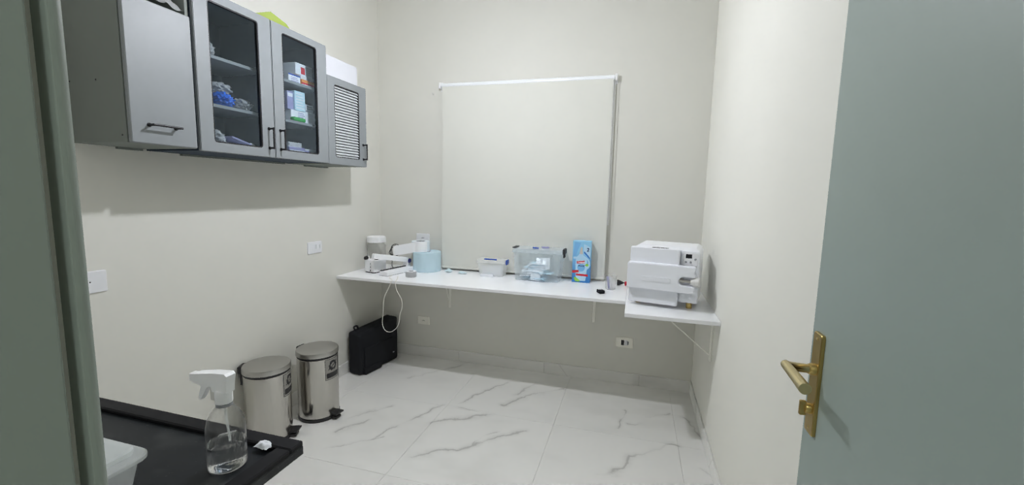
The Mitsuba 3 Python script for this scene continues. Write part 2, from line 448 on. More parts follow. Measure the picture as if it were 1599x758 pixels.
# ------------------------------------------------------------------ lamps
k = thing('ceiling_lamp', 'bare bulb lamp hanging on a short stem from the ceiling of the room', 'lamp')
part(k, 'rose', lathe([(0, 0), (0.05, 0), (0.05, -0.02), (0, -0.03)], 32, (LAMP[0], LAMP[1], ZC)), 'm_white', 30)
part(k, 'stem', tube([(LAMP[0], LAMP[1], ZC - 0.02), (LAMP[0], LAMP[1], LAMP[2] + 0.10)], 0.006, 10), 'm_white')
part(k, 'holder', lathe([(0, 0.13), (0.016, 0.13), (0.022, 0.11), (0.026, 0.06), (0.031, 0.012), (0, 0.012)], 32, LAMP), 'm_white', 30)
dome = lathe([(0.03 * math.cos(t), -0.03 * math.sin(t)) for t in np.linspace(-0.42, PI / 2, 11)], 32, LAMP)
dome.fix_normals()
if (dome.face_normals * (dome.triangles_center - np.array(LAMP))).sum() < 0:
    dome.invert()
part(k, 'bulb', dome, {'type': 'diffuse', 'reflectance': C((0.5, 0.5, 0.5))}, emitter={'type': 'area', 'radiance': C([LAMP_POWER * c for c in (0.965, 0.985, 1.05)])})
k = thing('corridor_lamp', 'round lamp under the corridor ceiling behind the camera', 'lamp')
part(k, 'base', lathe([(0, 0.03), (0.16, 0.03), (0.16, 0.0), (0, 0.0)], 40, (0.2, -1.0, ZC - 0.03)), 'm_white', 30)
scene[k + '__diffuser'] = {'type': 'disk', 'to_world': T().translate([0.2, -1.0, ZC - 0.031]).rotate([1, 0, 0], 180).scale(0.15), 'bsdf': {'type': 'diffuse'},
                           'emitter': {'type': 'area', 'radiance': C([HALL_POWER * c for c in (0.93, 1.0, 1.0)])}}

# ------------------------------------------------------------------ wall cabinets on the left wall (fronts face +x)
XFR = -1.95           # front plane of the doors
FL = lambda y, z, x=XFR: ((x, y, z), (0, 1, 0), (0, 0, 1))


def pull(parent, y, z, length, vertical, xf=XFR):
    """Black bar handle on two posts, standing off the door."""
    a = np.array([xf + 0.033, y, z])
    d = np.array([0, 0, 1.0]) if vertical else np.array([0, 1.0, 0])
    p, q = a - d * length / 2, a + d * length / 2
    m = [tube([p - d * 0.006, q + d * 0.006], 0.0048, 10)]
    for e in (p, q):
        m.append(tube([e, e - (0.0335, 0, 0)], 0.0052, 10))
        m.append(frame_to(lathe([(0, 0.003), (0.0085, 0.003), (0.0085, 0)], 16), (xf - 0.0002, e[1], e[2]), (0, 1, 0), (0, 0, 1)))
    part(parent, 'handle', join(*m), 'm_black', 40, label='black bar handle')


def carcass(k, y0, y1, z0, z1, x1, m='m_cab_side', mi_='m_cab_in'):
    t = 0.016
    part(k, 'side_panel', box(XL + 0.0005, x1, y0, y0 + t, z0, z1, 0.0008), m)
    part(k, 'side_panel', box(XL + 0.0005, x1, y1 - t, y1, z0, z1, 0.0008), m)
    part(k, 'bottom_panel', box(XL + 0.0005, x1, y0 + t, y1 - t, z0, z0 + t), m)
    part(k, 'top_panel', box(XL + 0.0005, x1, y0 + t, y1 - t, z1 - t, z1), m)
    part(k, 'back_panel', box(XL + 0.0005, XL + 0.007, y0 + t, y1 - t, z0 + t, z1 - t), mi_)
    part(k, 'hanging_rail', box(XL + 0.0005, XL + 0.016, y0 + 0.16, y1 - 0.02, z0 - 0.010, z0), 'm_cab_side')


def door_blank(parent, y0, y1, z0, z1, opening=None, xf=XFR, m='m_cab'):
    w, h = y1 - y0, z1 - z0
    o = rrect(w, h, 0.006, w / 2, h / 2)
    if opening is None:
        return part(parent, 'door', frame_to(bext(o, 0.018, 0.003), (xf - 0.018, y0, z0), (0, 1, 0), (0, 0, 1)), m, 25)
    a, b, c, d = opening
    hole = rrect(b - a, d - c, 0.014, (a + b) / 2 - y0, (c + d) / 2 - z0)
    body = join(ext(o.difference(hole), 0.0155), ext(o.buffer(-0.0022).difference(hole.buffer(0.0015)), 0.0025, 0.0155))
    k = part(parent, 'door', frame_to(body, (xf - 0.018, y0, z0), (0, 1, 0), (0, 0, 1)), m, 25)
    bead = ext(hole.buffer(0.0015).difference(hole.buffer(-0.0045)), 0.0145, 0.0015)
    part(k, 'gasket', frame_to(bead, (xf - 0.018, y0, z0), (0, 1, 0), (0, 0, 1)), 'm_black')
    return k


# A: short cabinet with an open niche over its lift-up flap
A0, A1, AZ = 1.266, 1.551, 1.737
ka = thing('wall_cabinet', 'grey wall cabinet nearest the doorway, with plain flap door under an open niche', 'cabinet')
carcass(ka, A0, A1, AZ, 2.468, XFR - 0.021)
part(ka, 'niche_floor', box(XL + 0.007, XFR - 0.022, A0 + 0.016, A1 - 0.016, 2.285, 2.301), 'm_cab_in')
d = door_blank(ka, A0 + 0.004, A1 - 0.010, AZ, 2.312)
pull(d, 1.392, 1.814, 0.108, False)
part(ka, 'screw_hole', join(*[frame_to(lathe([(0, 0.0006), (0.0035, 0.0006), (0.0035, 0)], 12), (x, A0, z), (1, 0, 0), (0, 0, 1)) for x, z in ((-2.275, 1.985), (-2.12, 1.985), (-1.995, 1.765))]), 'm_black')

# B: tall double cabinet with smoked glass doors
B0, B1, BZ, BT = 1.557, 2.426, 1.730, 2.466
kb = thing('wall_cabinet', 'grey double wall cabinet with two smoked glass doors full of supplies', 'cabinet')
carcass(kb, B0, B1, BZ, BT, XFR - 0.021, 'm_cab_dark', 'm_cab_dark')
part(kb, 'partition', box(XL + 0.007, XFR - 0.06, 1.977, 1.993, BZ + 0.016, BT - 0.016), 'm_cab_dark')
for a, b in ((B0 + 0.016, 1.977), (1.993, B1 - 0.016)):
    for z in (1.951, 2.180):
        part(kb, 'shelf', box(XL + 0.007, -2.0, a, b, z, z + 0.016, 0.001), 'm_cab')
for a, b, o, hy in ((B0, 1.988, (1.627, 1.905, 1.778, 2.424), 1.949), (1.992, B1, (2.066, 2.336, 1.778, 2.424), 2.028)):
    d = door_blank(kb, a, b, BZ, BT, o)
    part(d, 'glass_pane', frame_to(trimesh.Trimesh([(0, 0, 0), (o[1] - o[0], 0, 0), (o[1] - o[0], o[3] - o[2], 0), (0, o[3] - o[2], 0)], [[0, 1, 2], [0, 2, 3]], process=False), (XFR - 0.010, o[0], o[2]), (0, 1, 0), (0, 0, 1)), 'm_pane', label='smoked glass pane')
    pull(d, hy, 1.832, 0.104, True)

# C: low cabinet with a louvred door
C0, C1, CZ, CT = 2.432, 2.850, 1.727, 2.296
kc = thing('wall_cabinet', 'small grey wall cabinet with a louvred door, farthest along the wall', 'cabinet')
carcass(kc, C0, C1, CZ, CT, XFR - 0.026)
o = (2.502, 2.765, 1.777, 2.248)
d = door_blank(kc, C0, C1, CZ, CT, o, XFR - 0.005)
ns = 25
for i in range(ns):
    z = o[2] + (i + 0.5) * (o[3] - o[2]) / ns
    slat = rot(box(-0.0120, 0.0120, 0, o[1] - o[0] - 0.009, -0.0016, 0.0016, 0.001), 52, (0, 1, 0))
    part(d, 'slat', mv(slat, XFR - 0.0150, o[0] + 0.0045, z), 'm_slat')
pull(d, 2.806, 1.834, 0.104, True, XFR - 0.005)

# on top of the cabinets
single('folder', ext(Polygon([(0, 0), (0.105, 0.046), (0.214, 0.022), (0.244, 0.0)]), 0.16).apply_transform(np.array([[0, 0, 1, -2.125], [1, 0, 0, 1.905], [0, 1, 0, BT + 0.0035], [0, 0, 0, 1.0]])), 'm_lime', 'lime green folder bent up on top of the glass-door cabinet', 'folder', 20)
single('box', box(-2.27, -1.962, 2.432, 2.762, CT + 0.0005, CT + 0.127, 0.002), 'm_white_card', 'plain white box lying on top of the louvred cabinet', 'box')
cb = crumple(0.20, 0.15, 0.04, 40, 34, 0.020, 3, 26)
single('plastic_bag', mv(rot(cb, 30, (0, 1, 0)), -2.06, 1.46, 2.385), 'm_film', 'crumpled clear plastic bag stuffed in the open niche above the flap door', 'plastic bag', True)

# behind the left glass door
zs = (BZ + 0.0165, 1.9675, 2.1965)
single('plastic_bag', mv(lump(0.16, 0.115, 0.085, 4, 0.22, 3.5), -2.085, 1.775, zs[1]), 'm_bag_blue', 'bright blue plastic bundle on the middle shelf behind the left glass door', 'plastic bag', True)
single('plastic_bag', mv(lump(0.15, 0.14, 0.075, 9, 0.3, 3.0), -2.13, 1.795, zs[1] + 0.068), 'm_film', 'clear plastic bag lying over the blue bundle in the cabinet', 'plastic bag', True)
single('plastic_bag', mv(lump(0.14, 0.10, 0.075, 15, 0.3, 3.4), -2.08, 1.89, zs[1]), 'm_film', 'clear plastic bag right of the blue bundle in the cabinet', 'plastic bag', True)
single('plastic_bag', mv(lump(0.14, 0.10, 0.11, 21, 0.25, 3.0), -2.10, 1.70, zs[2]), 'm_film', 'clear plastic bag on the top shelf behind the left glass door', 'plastic bag', True)
single('plastic_bag', mv(lump(0.15, 0.10, 0.12, 25, 0.25, 3.0), -2.08, 1.72, zs[0]), 'm_film', 'clear plastic bag at the lower left corner behind the left glass door', 'plastic bag', True)
single('carton', rz(mv(box(-0.07, 0.07, -0.075, 0.075, 0, 0.03, 0.001), -2.085, 1.835, zs[0]), 8, (-2.08, 1.835)), 'm_card', 'flat white carton at the bottom of the cabinet behind the left glass door', 'carton', False)
single('paper_packet', mv(rot(box(-0.06, 0.06, -0.06, 0.06, 0, 0.012, 0.003), -14, (1, 0, 0)), -2.07, 1.832, zs[0] + 0.052), 'm_lilac', 'lilac packet lying on the flat white carton behind the left glass door', 'packet')
single('paper_packet', mv(rot(box(-0.05, 0.05, -0.05, 0.05, 0, 0.01, 0.003), -24, (1, 0, 0)), -2.06, 1.93, zs[0] + 0.026), 'm_white', 'white packet leaning at the right of the flat carton behind the left glass door', 'packet')


# behind the right glass door
def carton_box(name, x0, x1, y0, y1, z0, z1, m, label, bits=(), yawd=0):
    """Carton with printed patches on the face towards the room: (y0, y1, z0, z1, material) in fractions of the face; a patch with 'e' lies on its near end."""
    k = thing(name, label, 'carton')
    c = ((x0 + x1) / 2, (y0 + y1) / 2)
    part(k, 'body', rz(box(x0, x1, y0, y1, z0, z1, 0.001), yawd, c), m)
    for a, b, e, f, mm in bits:
        part(k, 'print', rz(box(x1 - 0.0005, x1 + 0.0006, y0 + a * (y1 - y0), y0 + b * (y1 - y0), z0 + e * (z1 - z0), z0 + f * (z1 - z0)), yawd, c), mm)
    return k


def lines(n, a, b, e, f, m):
    return [(a, b - (i % 3) * 0.12 * (b - a), e + (i + 0.2) * (f - e) / n, e + (i + 0.62) * (f - e) / n, m) for i in range(n)]


carton_box('carton', -2.12, -2.03, 2.19, 2.285, zs[2], zs[2] + 0.050, 'm_card', 'small white carton with blue edge on the top shelf behind the right glass door', [(0, 1, 0.84, 1, 'm_blue'), *lines(3, 0.2, 0.9, 0.15, 0.75, 'm_lilac')])
carton_box('carton', -2.18, -2.03, 2.298, 2.418, zs[2], zs[2] + 0.040, 'm_orange', 'orange and red striped carton on the top shelf under a white carton', [(0, 1, 0.0, 0.28, 'm_card'), (0, 1, 0.28, 0.55, 'm_red')])
carton_box('carton', -2.17, -2.04, 2.303, 2.413, zs[2] + 0.0405, zs[2] + 0.066, 'm_card', 'thin cream carton between the orange carton and the red-marked white one', lines(2, 0.1, 0.9, 0.2, 0.9, 'm_glue'))
carton_box('carton', -2.19, -2.05, 2.270, 2.420, zs[2] + 0.0665, zs[2] + 0.135, 'm_card', 'white carton with a red mark, topmost on the top shelf behind the right glass door', [(0.30, 0.52, 0.12, 0.72, 'm_red'), *lines(4, 0.6, 0.97, 0.15, 0.9, 'm_glue')])
carton_box('carton', -2.19, -2.04, 2.335, 2.422, zs[1], zs[1] + 0.078, 'm_card', 'white carton printed with small grey lines on the middle shelf', lines(6, 0.1, 0.9, 0.12, 0.9, 'm_glue'))
carton_box('carton', -2.18, -2.045, 2.215, 2.3345, zs[1], zs[1] + 0.073, 'm_card', 'white carton behind the green packet on the middle shelf', lines(5, 0.5, 0.95, 0.12, 0.9, 'm_lilac'))
k = thing('packet', 'bright green packet lying at the front of the middle shelf behind the right glass door', 'packet')
part(k, 'pouch', mv(rbox(0.035, 0.10, 0.026, 0.011), -2.022, 2.245, zs[1]), 'm_green', 40)
carton_box('carton', -2.15, -2.04, 2.245, 2.330, zs[1] + 0.0735, zs[1] + 0.190, 'm_card_cyan', 'upright pale blue carton standing on the white carton of the middle shelf', lines(6, 0.12, 0.92, 0.08, 0.95, 'm_card'))
carton_box('carton', -2.15, -2.05, 2.195, 2.243, zs[1] + 0.0735, zs[1] + 0.180, 'm_lilac', 'upright lilac carton beside the pale blue one on the middle shelf', [(0.1, 0.9, 0.7, 0.9, 'm_card')])
carton_box('carton', -2.14, -2.05, 2.345, 2.415, zs[1] + 0.087, zs[1] + 0.127, 'm_card', 'small white carton lying tilted on the grey-lined carton of the middle shelf', lines(2, 0.15, 0.85, 0.2, 0.85, 'm_grey_btn'), 0)
carton_box('carton', -2.18, -2.04, 2.19, 2.400, zs[0], zs[0] + 0.038, 'm_card', 'flat white carton at the bottom of the cabinet behind the right glass door', [(0.02, 0.55, 0.25, 0.7, 'm_lilac'), *lines(2, 0.6, 0.95, 0.2, 0.8, 'm_glue')])
carton_box('carton', -2.17, -2.035, 2.18, 2.310, zs[0] + 0.0385, zs[0] + 0.068, 'm_lilac', 'flat lilac carton on the bottom carton behind the right glass door', [(0.05, 0.95, 0.05, 0.35, 'm_card')])
carton_box('carton', -2.17, -2.04, 2.312, 2.400, zs[0] + 0.0385, zs[0] + 0.066, 'm_lilac', 'short lilac and white carton right of the flat lilac one', [(0.62, 1.0, 0.0, 1, 'm_card'), (0.0, 0.62, 0.62, 1, 'm_card')])
k = thing('paper_stack', 'stack of translucent papers lying on the lilac carton behind the right glass door', 'papers')
for i in range(5):
    part(k, 'sheet', rz(box(-2.16, -2.05, 2.195, 2.30, zs[0] + 0.0685 + 0.006 * i, zs[0] + 0.0735 + 0.006 * i, 0.001), (i * 37) % 7 - 3, (-2.1, 2.25)), 'm_glue')


# ------------------------------------------------------------------ roller blind on the back wall
k = thing('roller_blind', 'cream roller blind pulled down over the window above the worktop', 'blind')
part(k, 'tube', tube([(-1.655, 3.512, 2.457), (-0.205, 3.512, 2.457)], 0.0185, 20), 'm_blind_tube', 40)
uu, vv = np.meshgrid(np.linspace(0, 1, 41), np.linspace(0, 1, 31))
bx_ = -1.643 + 1.430 * uu
bz_ = 0.893 + (2.455 - 0.893) * vv
by_ = 3.497 + 0.0035 * np.sin(uu * 9.0 + 1) * (1 - vv) * (0.6 + 0.4 * np.sin(3 * vv)) + 0.002 * np.exp(-((uu - 0.2) / 0.05) ** 2) * (1 - vv)
bx_ = bx_ - 0.004 * np.sin(vv * 7) * (uu < 0.02)
gv = np.stack([bx_, by_, bz_], -1).reshape(-1, 3)
gf = np.array([[j * 41 + i, j * 41 + i + 1, j * 41 + i + 42, j * 41 + i + 41] for j in range(30) for i in range(40)])
gf = np.vstack([gf[:, [0, 1, 2]], gf[:, [0, 2, 3]]])
nb = len(gv)
gb = gv + (0, 0.001, 0)
edge = []
loop = [i for i in range(41)] + [j * 41 + 40 for j in range(1, 31)] + [30 * 41 + i for i in range(39, -1, -1)] + [j * 41 for j in range(29, 0, -1)]
for a, b in zip(loop, loop[1:] + loop[:1]):
    edge += [[a, a + nb, b + nb], [a, b + nb, b]]
part(k, 'fabric', trimesh.Trimesh(np.vstack([gv, gb]), np.vstack([gf, gf[:, ::-1] + nb, edge]), process=False), 'm_blind')
part(k, 'bottom_bar', box(-1.643, -0.213, 3.490, 3.504, 0.877, 0.8935, 0.003), 'm_blind')
for x in (-1.668, -0.193):
    part(k, 'bracket', join(box(x - 0.007, x + 0.007, 3.49, 3.549, 2.432, 2.482, 0.003), box(x - 0.010, x + 0.010, 3.543, 3.5495, 2.415, 2.492, 0.002)), 'm_white')
ch = []
for x, y, z0 in ((-0.208, 3.484, 1.335), (-0.198, 3.490, 1.33)):
    ch.append(tube([(x, y, 2.452), (x, y, z0)], 0.0016, 6))
ch.append(tube(spline([(-0.208, 3.484, 1.335), (-0.205, 3.486, 1.322), (-0.198, 3.490, 1.33)], 6), 0.0016, 6))
part(k, 'chain', join(*ch), 'm_blind_tube', 40, label='thin white pull chain')
single('wall_screw', frame_to(lathe([(0, 0.008), (0.006, 0.007), (0.008, 0)], 16), *WALL_B(-1.752, 2.402)), 'm_knob', 'small screw head in the back wall left of the blind', 'screw', 30)


# ------------------------------------------------------------------ outlets and switches
def plate(name, label, w, h, o, modules, m='m_plate', group=None):
    k = thing(name, label, 'outlet')
    part(k, 'cover', frame_to(bext(rrect(w, h, 0.006), 0.009, 0.003), *o), m, 25)
    for kind, u, v, mm in modules:
        if kind == 'socket':
            hexa = Polygon([(0.021 * math.cos(a) + u, 0.0135 * math.sin(a) + v) for a in np.arange(6) * PI / 3])
            part(k, 'socket', frame_to(join(ext(hexa.difference(hexa.buffer(-0.003)), 0.011), ext(hexa.buffer(-0.003), 0.0095)), *o), mm)
            part(k, 'pin_holes', frame_to(join(*[mv(lathe([(0, 0.0102), (0.003, 0.0102), (0.003, 0.0)], 12), u + t * 0.0095, v + (0.003 if t == 0 else 0)) for t in (-1, 0, 1)]), *o), 'm_black')
        elif kind == 'slot':
            part(k, 'switch', frame_to(ext(rrect(0.0135, 0.030, 0.004, u, v), 0.0125), *o), mm)
        elif kind == 'blank':
            part(k, 'insert', frame_to(bext(rrect(0.024, 0.044, 0.003, u, v), 0.0105, 0.0015), *o), mm)
    return k


plate('wall_outlet', 'white wall outlet nearest the doorway on the left wall, half behind the door frame', 0.150, 0.098, WALL_L(1.268, 1.132), [('socket', 0.0, 0.002, 'm_plate')])
plate('wall_outlet', 'white switch plate with two slots on the left wall above the bins', 0.146, 0.088, WALL_L(2.670, 1.121), [('slot', 0.008, 0.006, 'm_glue'), ('slot', 0.046, 0.006, 'm_glue')])
plate('wall_outlet', 'white outlet on the back wall just above the blue paper rolls', 0.130, 0.082, WALL_B(-1.857, 1.128), [('socket', 0.002, 0.0, 'm_plate')])
plate('wall_outlet', 'cream outlet low on the back wall beside the black bag', 0.118, 0.074, WALL_B(-1.852, 0.350), [('socket', 0.0, 0.0, 'm_offwhite')], 'm_offwhite')
plate('wall_outlet', 'cream plate with black and white sockets low on the back wall, right side', 0.136, 0.084, WALL_B(-0.029, 0.355), [('blank', -0.014, 0.0, 'm_black'), ('blank', 0.012, 0.0, 'm_plate'), ('slot', 0.028, 0.0, 'm_grey_btn')], 'm_offwhite')

# ------------------------------------------------------------------ worktop, its deep end and the brackets
single('worktop', box(XL + 0.0005, -0.0305, 2.905, YB - 0.0005, 0.838, 0.860, 0.0012), 'm_laminate', 'long narrow white laminate worktop fixed along the back wall', 'worktop')
single('board', box(-0.0295, XR - 0.0005, 2.60, YB - 0.0005, 0.838, 0.861, 0.0012), 'm_laminate', 'deep white shelf board in the right corner under the steriliser', 'shelf')
for i, x in enumerate((-1.585, -0.286)):
    k = thing('shelf_bracket', ('white metal bracket under the left half of the worktop', 'white metal bracket under the right half of the worktop')[i], 'bracket')
    part(k, 'wall_leg', box(x - 0.011, x + 0.011, YB - 0.012, YB - 0.0008, 0.50, 0.8375, 0.002), 'm_bracket')
    part(k, 'shelf_leg', box(x - 0.011, x + 0.011, 3.30, YB - 0.012, 0.829, 0.8375, 0.002), 'm_bracket')
    part(k, 'brace', bar((x, YB - 0.010, 0.525), (x, 3.40, 0.832), 0.010, 0.006), 'm_bracket')
k = thing('shelf_bracket', 'thin white bracket fixed to the right wall under the deep shelf board', 'bracket')
part(k, 'wall_leg', box(XR - 0.011, XR - 0.0008, 2.80, 2.824, 0.55, 0.8375, 0.002), 'm_bracket')
part(k, 'shelf_leg', box(0.16, XR - 0.011, 2.80, 2.824, 0.829, 0.8375, 0.002), 'm_bracket')
part(k, 'brace', bar((XR - 0.009, 2.812, 0.585), (0.19, 2.812, 0.832), 0.008, 0.006), 'm_bracket')

# ------------------------------------------------------------------ things on the worktop, left to right
ZT = 0.8605
# jar with a white lid
k = thing('jar', 'clear jar with a wide white lid in the left corner of the worktop', 'jar')
part(k, 'body', lathe([(0, 0.002), (0.076, 0.002), (0.080, 0.008), (0.080, 0.205), (0.070, 0.222), (0.070, 0.236)], 48, (-2.206, 3.335, ZT)), 'm_film2', 40)
part(k, 'lid', lathe([(0, 0.287), (0.074, 0.287), (0.080, 0.282), (0.083, 0.243), (0.083, 0.237), (0, 0.237)], 48, (-2.206, 3.335, ZT)), 'm_white', 35, label='white screw lid')

# pouch sealer with its arm raised
HZ = np.array([-1.905, 3.365, 0.0])
k = thing('pouch_sealer', 'white hand-operated pouch sealer with its arm raised, at the left end of the worktop', 'sealer')


def along(m, near, far, z0, z1):
    """A piece along local x turned to run from near to far."""
    a, b = np.array([*near, z0]), np.array([*far, z1])
    u = (b - a) / np.linalg.norm(b - a)
    v = np.cross((0, 0, 1.0), u)
    v /= np.linalg.norm(v)
    return frame_to(m, a, u, v)


bn, bf = (-1.965, 3.045), (-1.895, 3.36)
part(k, 'base', along(box(0, 0.33, -0.055, 0.032, 0, 0.036, 0.004), bn, bf, ZT, ZT), 'm_white')
part(k, 'sealing_strip', along(box(0.005, 0.31, 0.012, 0.030, 0.0355, 0.043, 0.001), bn, bf, ZT, ZT), 'm_dark')
part(k, 'foot', along(box(0.0, 0.33, -0.0545, 0.0315, 0, 0.004), bn, bf, ZT - 0.0003, ZT - 0.0003), 'm_grey_btn')
arm = along(bext(rrect(0.36, 0.040, 0.008, 0.17, 0.0), 0.042, 0.005), (-2.035, 3.03), (-1.905, 3.36), ZT + 0.140, ZT + 0.070)
part(k, 'arm', arm, 'm_white', 30, label='raised white pressing arm')
part(k, 'hinge', mv(rot(lathe([(0, 0.07), (0.017, 0.07), (0.02, 0.064), (0.02, 0.006), (0.017, 0), (0, 0)], 24), 90, (0, 1, 0)), -1.95, 3.355, ZT + 0.085), 'm_navy', 35, label='dark blue hinge cap')
part(k, 'hinge_block', box(-1.945, -1.895, 3.335, 3.385, ZT, ZT + 0.085, 0.004), 'm_white')
hs = part(k, 'housing', rz(mv(rbox(0.115, 0.14, 0.105, 0.010), -2.115, 3.18, ZT + 0.006), -14, (-2.115, 3.18)), 'm_white', 40, label='white transformer housing')
part(hs, 'foot', rz(box(-2.165, -2.065, 3.115, 3.245, ZT, ZT + 0.0065), -14, (-2.115, 3.18)), 'm_black')
for i in range(3):
    part(hs, 'indicator', mv(rot(lathe([(0, 0.004), (0.0055 + 0.002 * (i == 0), 0.004), (0.007, 0)], 14), 90, (1, 0, 0)), -2.115, 3.1115, ZT + 0.022 + 0.029 * i), 'm_black')
part(hs, 'dial', mv(rot(lathe([(0, 0.022), (0.015, 0.022), (0.017, 0.0), (0, 0)], 20), 90, (1, 0, 0)), -2.155, 3.115, ZT + 0.128), 'm_black', 40, label='round black dial')
part(hs, 'dial_stalk', box(-2.165, -2.145, 3.112, 3.14, ZT + 0.10, ZT + 0.14, 0.003), 'm_white')
part(hs, 'switch', box(-2.10, -2.07, 3.14, 3.17, ZT + 0.1105, ZT + 0.150, 0.003), 'm_black')

# black mains cable, coiled and standing between jar and wall
pts = [(-2.01, 3.345, ZT + 0.004), (-2.04, 3.35, ZT + 0.005), (-2.062, 3.352, ZT + 0.03), (-2.06, 3.35, ZT + 0.08)]
for t in np.linspace(PI, PI + 4 * 2 * PI, 60):
    pts.append((-2.03 + (0.040 + 0.008 * math.sin(0.7 * t)) * math.cos(t) + 0.006 * math.sin(2.3 * t), 3.345 + 0.010 * math.sin(t * 0.37) + 0.012 * math.cos(t * 0.9), ZT + 0.165 + (0.046 + 0.012 * math.sin(t * 0.41)) * math.sin(t)))
k = thing('power_cable', 'black mains cable coiled upright behind the pouch sealer', 'cable')
part(k, 'coil', tube(spline(pts, 3), 0.0032, 7), 'm_black', 40)
part(k, 'tie', mv(rbox(0.03, 0.03, 0.034, 0.010, 4), -2.03, 3.345, ZT + 0.105), 'm_black', 40)

# sterilisation rolls
k = thing('sterilisation_roll', 'wide pale blue roll of sterilisation pouch film beside the blind', 'roll')
c0 = (-1.744, 3.405)
part(k, 'film', lathe([(0.038, 0.002), (0.119, 0.0), (0.122, 0.003), (0.122, 0.167), (0.119, 0.170), (0.038, 0.168), (0.038, 0.002)], 64, (*c0, ZT)), 'm_roll_blue', 30)
part(k, 'core', lathe([(0.034, 0.001), (0.038, 0.001), (0.038, 0.169), (0.034, 0.169), (0.034, 0.001)], 40, (*c0, ZT)), 'm_card', 30)
k = thing('sterilisation_roll', 'narrow whitish roll lying on the wide blue roll, its strip pulled to the left', 'roll')
c1 = (-1.80, 3.395)
zr = ZT + 0.1705
part(k, 'film', lathe([(0.040, 0.001), (0.078, 0.0), (0.080, 0.002), (0.080, 0.088), (0.078, 0.090), (0.040, 0.089), (0.040, 0.001)], 56, (*c1, zr)), 'm_roll_pale', 30)
part(k, 'core', lathe([(0.036, 0.004), (0.040, 0.004), (0.040, 0.0885), (0.036, 0.0885), (0.036, 0.004)], 40, (*c1, zr)), 'm_grey_btn', 30)
part(k, 'core_plug', lathe([(0, 0.03), (0.0358, 0.03), (0.0358, 0.02), (0, 0.02)], 32, (*c1, zr)), 'm_dark')
st = [(c1[0] + 0.0808 * math.cos(a), c1[1] + 0.0808 * math.sin(a)) for a in np.radians(np.linspace(-20, -97, 12))] + [(-1.86, 3.300), (-1.93, 3.284), (-1.998, 3.270)]
sv, sf = [], []
for i, (x, y) in enumerate(st):
    t = max(0.0, (i - 11) / 3.0)
    sv += [(x, y, zr + 0.001 - 0.040 * t), (x, y, zr + 0.089 - 0.042 * t), (x, y + 0.0012, zr + 0.001 - 0.040 * t), (x, y + 0.0012, zr + 0.089 - 0.042 * t)]
for i in range(len(st) - 1):
    a = 4 * i
    sf += [[a, a + 1, a + 5], [a, a + 5, a + 4], [a + 2, a + 7, a + 3], [a + 2, a + 6, a + 7], [a + 1, a + 3, a + 7], [a + 1, a + 7, a + 5], [a, a + 6, a + 2], [a, a + 4, a + 6]]
sf += [[0, 2, 3], [0, 3, 1], [a + 4, a + 5, a + 7], [a + 4, a + 7, a + 6]]
part(k, 'loose_strip', trimesh.Trimesh(sv, sf, process=False), 'm_white', label='white strip pulled off the roll')

k = thing('tape_roll', 'small silver tape roll standing at the front of the worktop', 'tape')
part(k, 'tape', lathe([(0.022, 0.001), (0.043, 0.0), (0.044, 0.002), (0.044, 0.043), (0.043, 0.045), (0.022, 0.044), (0.022, 0.001)], 48, (-1.735, 3.105, ZT)), 'm_tape', 30)
part(k, 'paper_top', lathe([(0.023, 0.0462), (0.0435, 0.0462), (0.0435, 0.0447), (0.023, 0.0447), (0.023, 0.0462)], 48, (-1.735, 3.105, ZT)), 'm_card')

wire = spline([(-1.90, 3.09, ZT + 0.004), (-1.86, 2.985, ZT + 0.0035), (-1.80, 2.925, ZT + 0.004), (-1.790, 2.897, 0.857), (-1.812, 2.890, 0.80), (-1.850, 2.888, 0.72), (-1.860, 2.887, 0.60), (-1.868, 2.887, 0.52), (-1.850, 2.887, 0.468), (-1.805, 2.887, 0.452), (-1.755, 2.887, 0.480), (-1.722, 2.887, 0.53), (-1.712, 2.887, 0.605), (-1.692, 2.887, 0.66), (-1.697, 2.887, 0.725), (-1.735, 2.889, 0.785), (-1.752, 2.893, 0.84), (-1.758, 2.915, ZT + 0.004), (-1.79, 2.99, ZT + 0.0035), (-1.83, 3.06, ZT + 0.006)], 8)
single('sealer_cable', tube(wire, 0.0026, 8), 'm_cord_white', 'thin white cable looping down over the front edge of the worktop', 'cable', 40)

single('paper_scrap', mv(crumple(0.060, 0.05, 0.022, 14, 12, 0.008, 5, 60), -1.535, 3.40, ZT + 0.010), 'm_scrap_blue', 'small crumpled bluish scrap on the worktop right of the blue roll', 'scrap', True)
single('paper_scrap', mv(crumple(0.075, 0.04, 0.014, 14, 12, 0.007, 6, 60), -1.395, 3.37, ZT + 0.0085), 'm_scrap_blue', 'small bluish scrap on the worktop beside the small lidded box', 'scrap', True)


def tub(x0, x1, y0, y1, z0, z1, taper, r, wall=0.002):
    """Open tapered container of thin walls: the outside only, as one sheet, with a floor."""
    def ring(f, z):
        p = rrect((x1 - x0) - 2 * f, (y1 - y0) - 2 * f, r, (x0 + x1) / 2, (y0 + y1) / 2, 5)
        c = np.array(p.exterior.coords)[:-1]
        return np.column_stack([c, np.full(len(c), z)])
    rings = [ring(taper + 0.004, z0), ring(taper, z0 + 0.004), ring(0, z1)]
    n = len(rings[0])
    v = np.vstack(rings + [[[(x0 + x1) / 2, (y0 + y1) / 2, z0]]])
    f = []
    for i in range(2):
        for j in range(n):
            a, b = i * n + j, i * n + (j + 1) % n
            f += [[a, b, b + n], [a, b + n, a + n]]
    for j in range(n):
        f.append([3 * n, (j + 1) % n, j])
    m = trimesh.Trimesh(v, f, process=False)
    m.fix_normals()
    return m


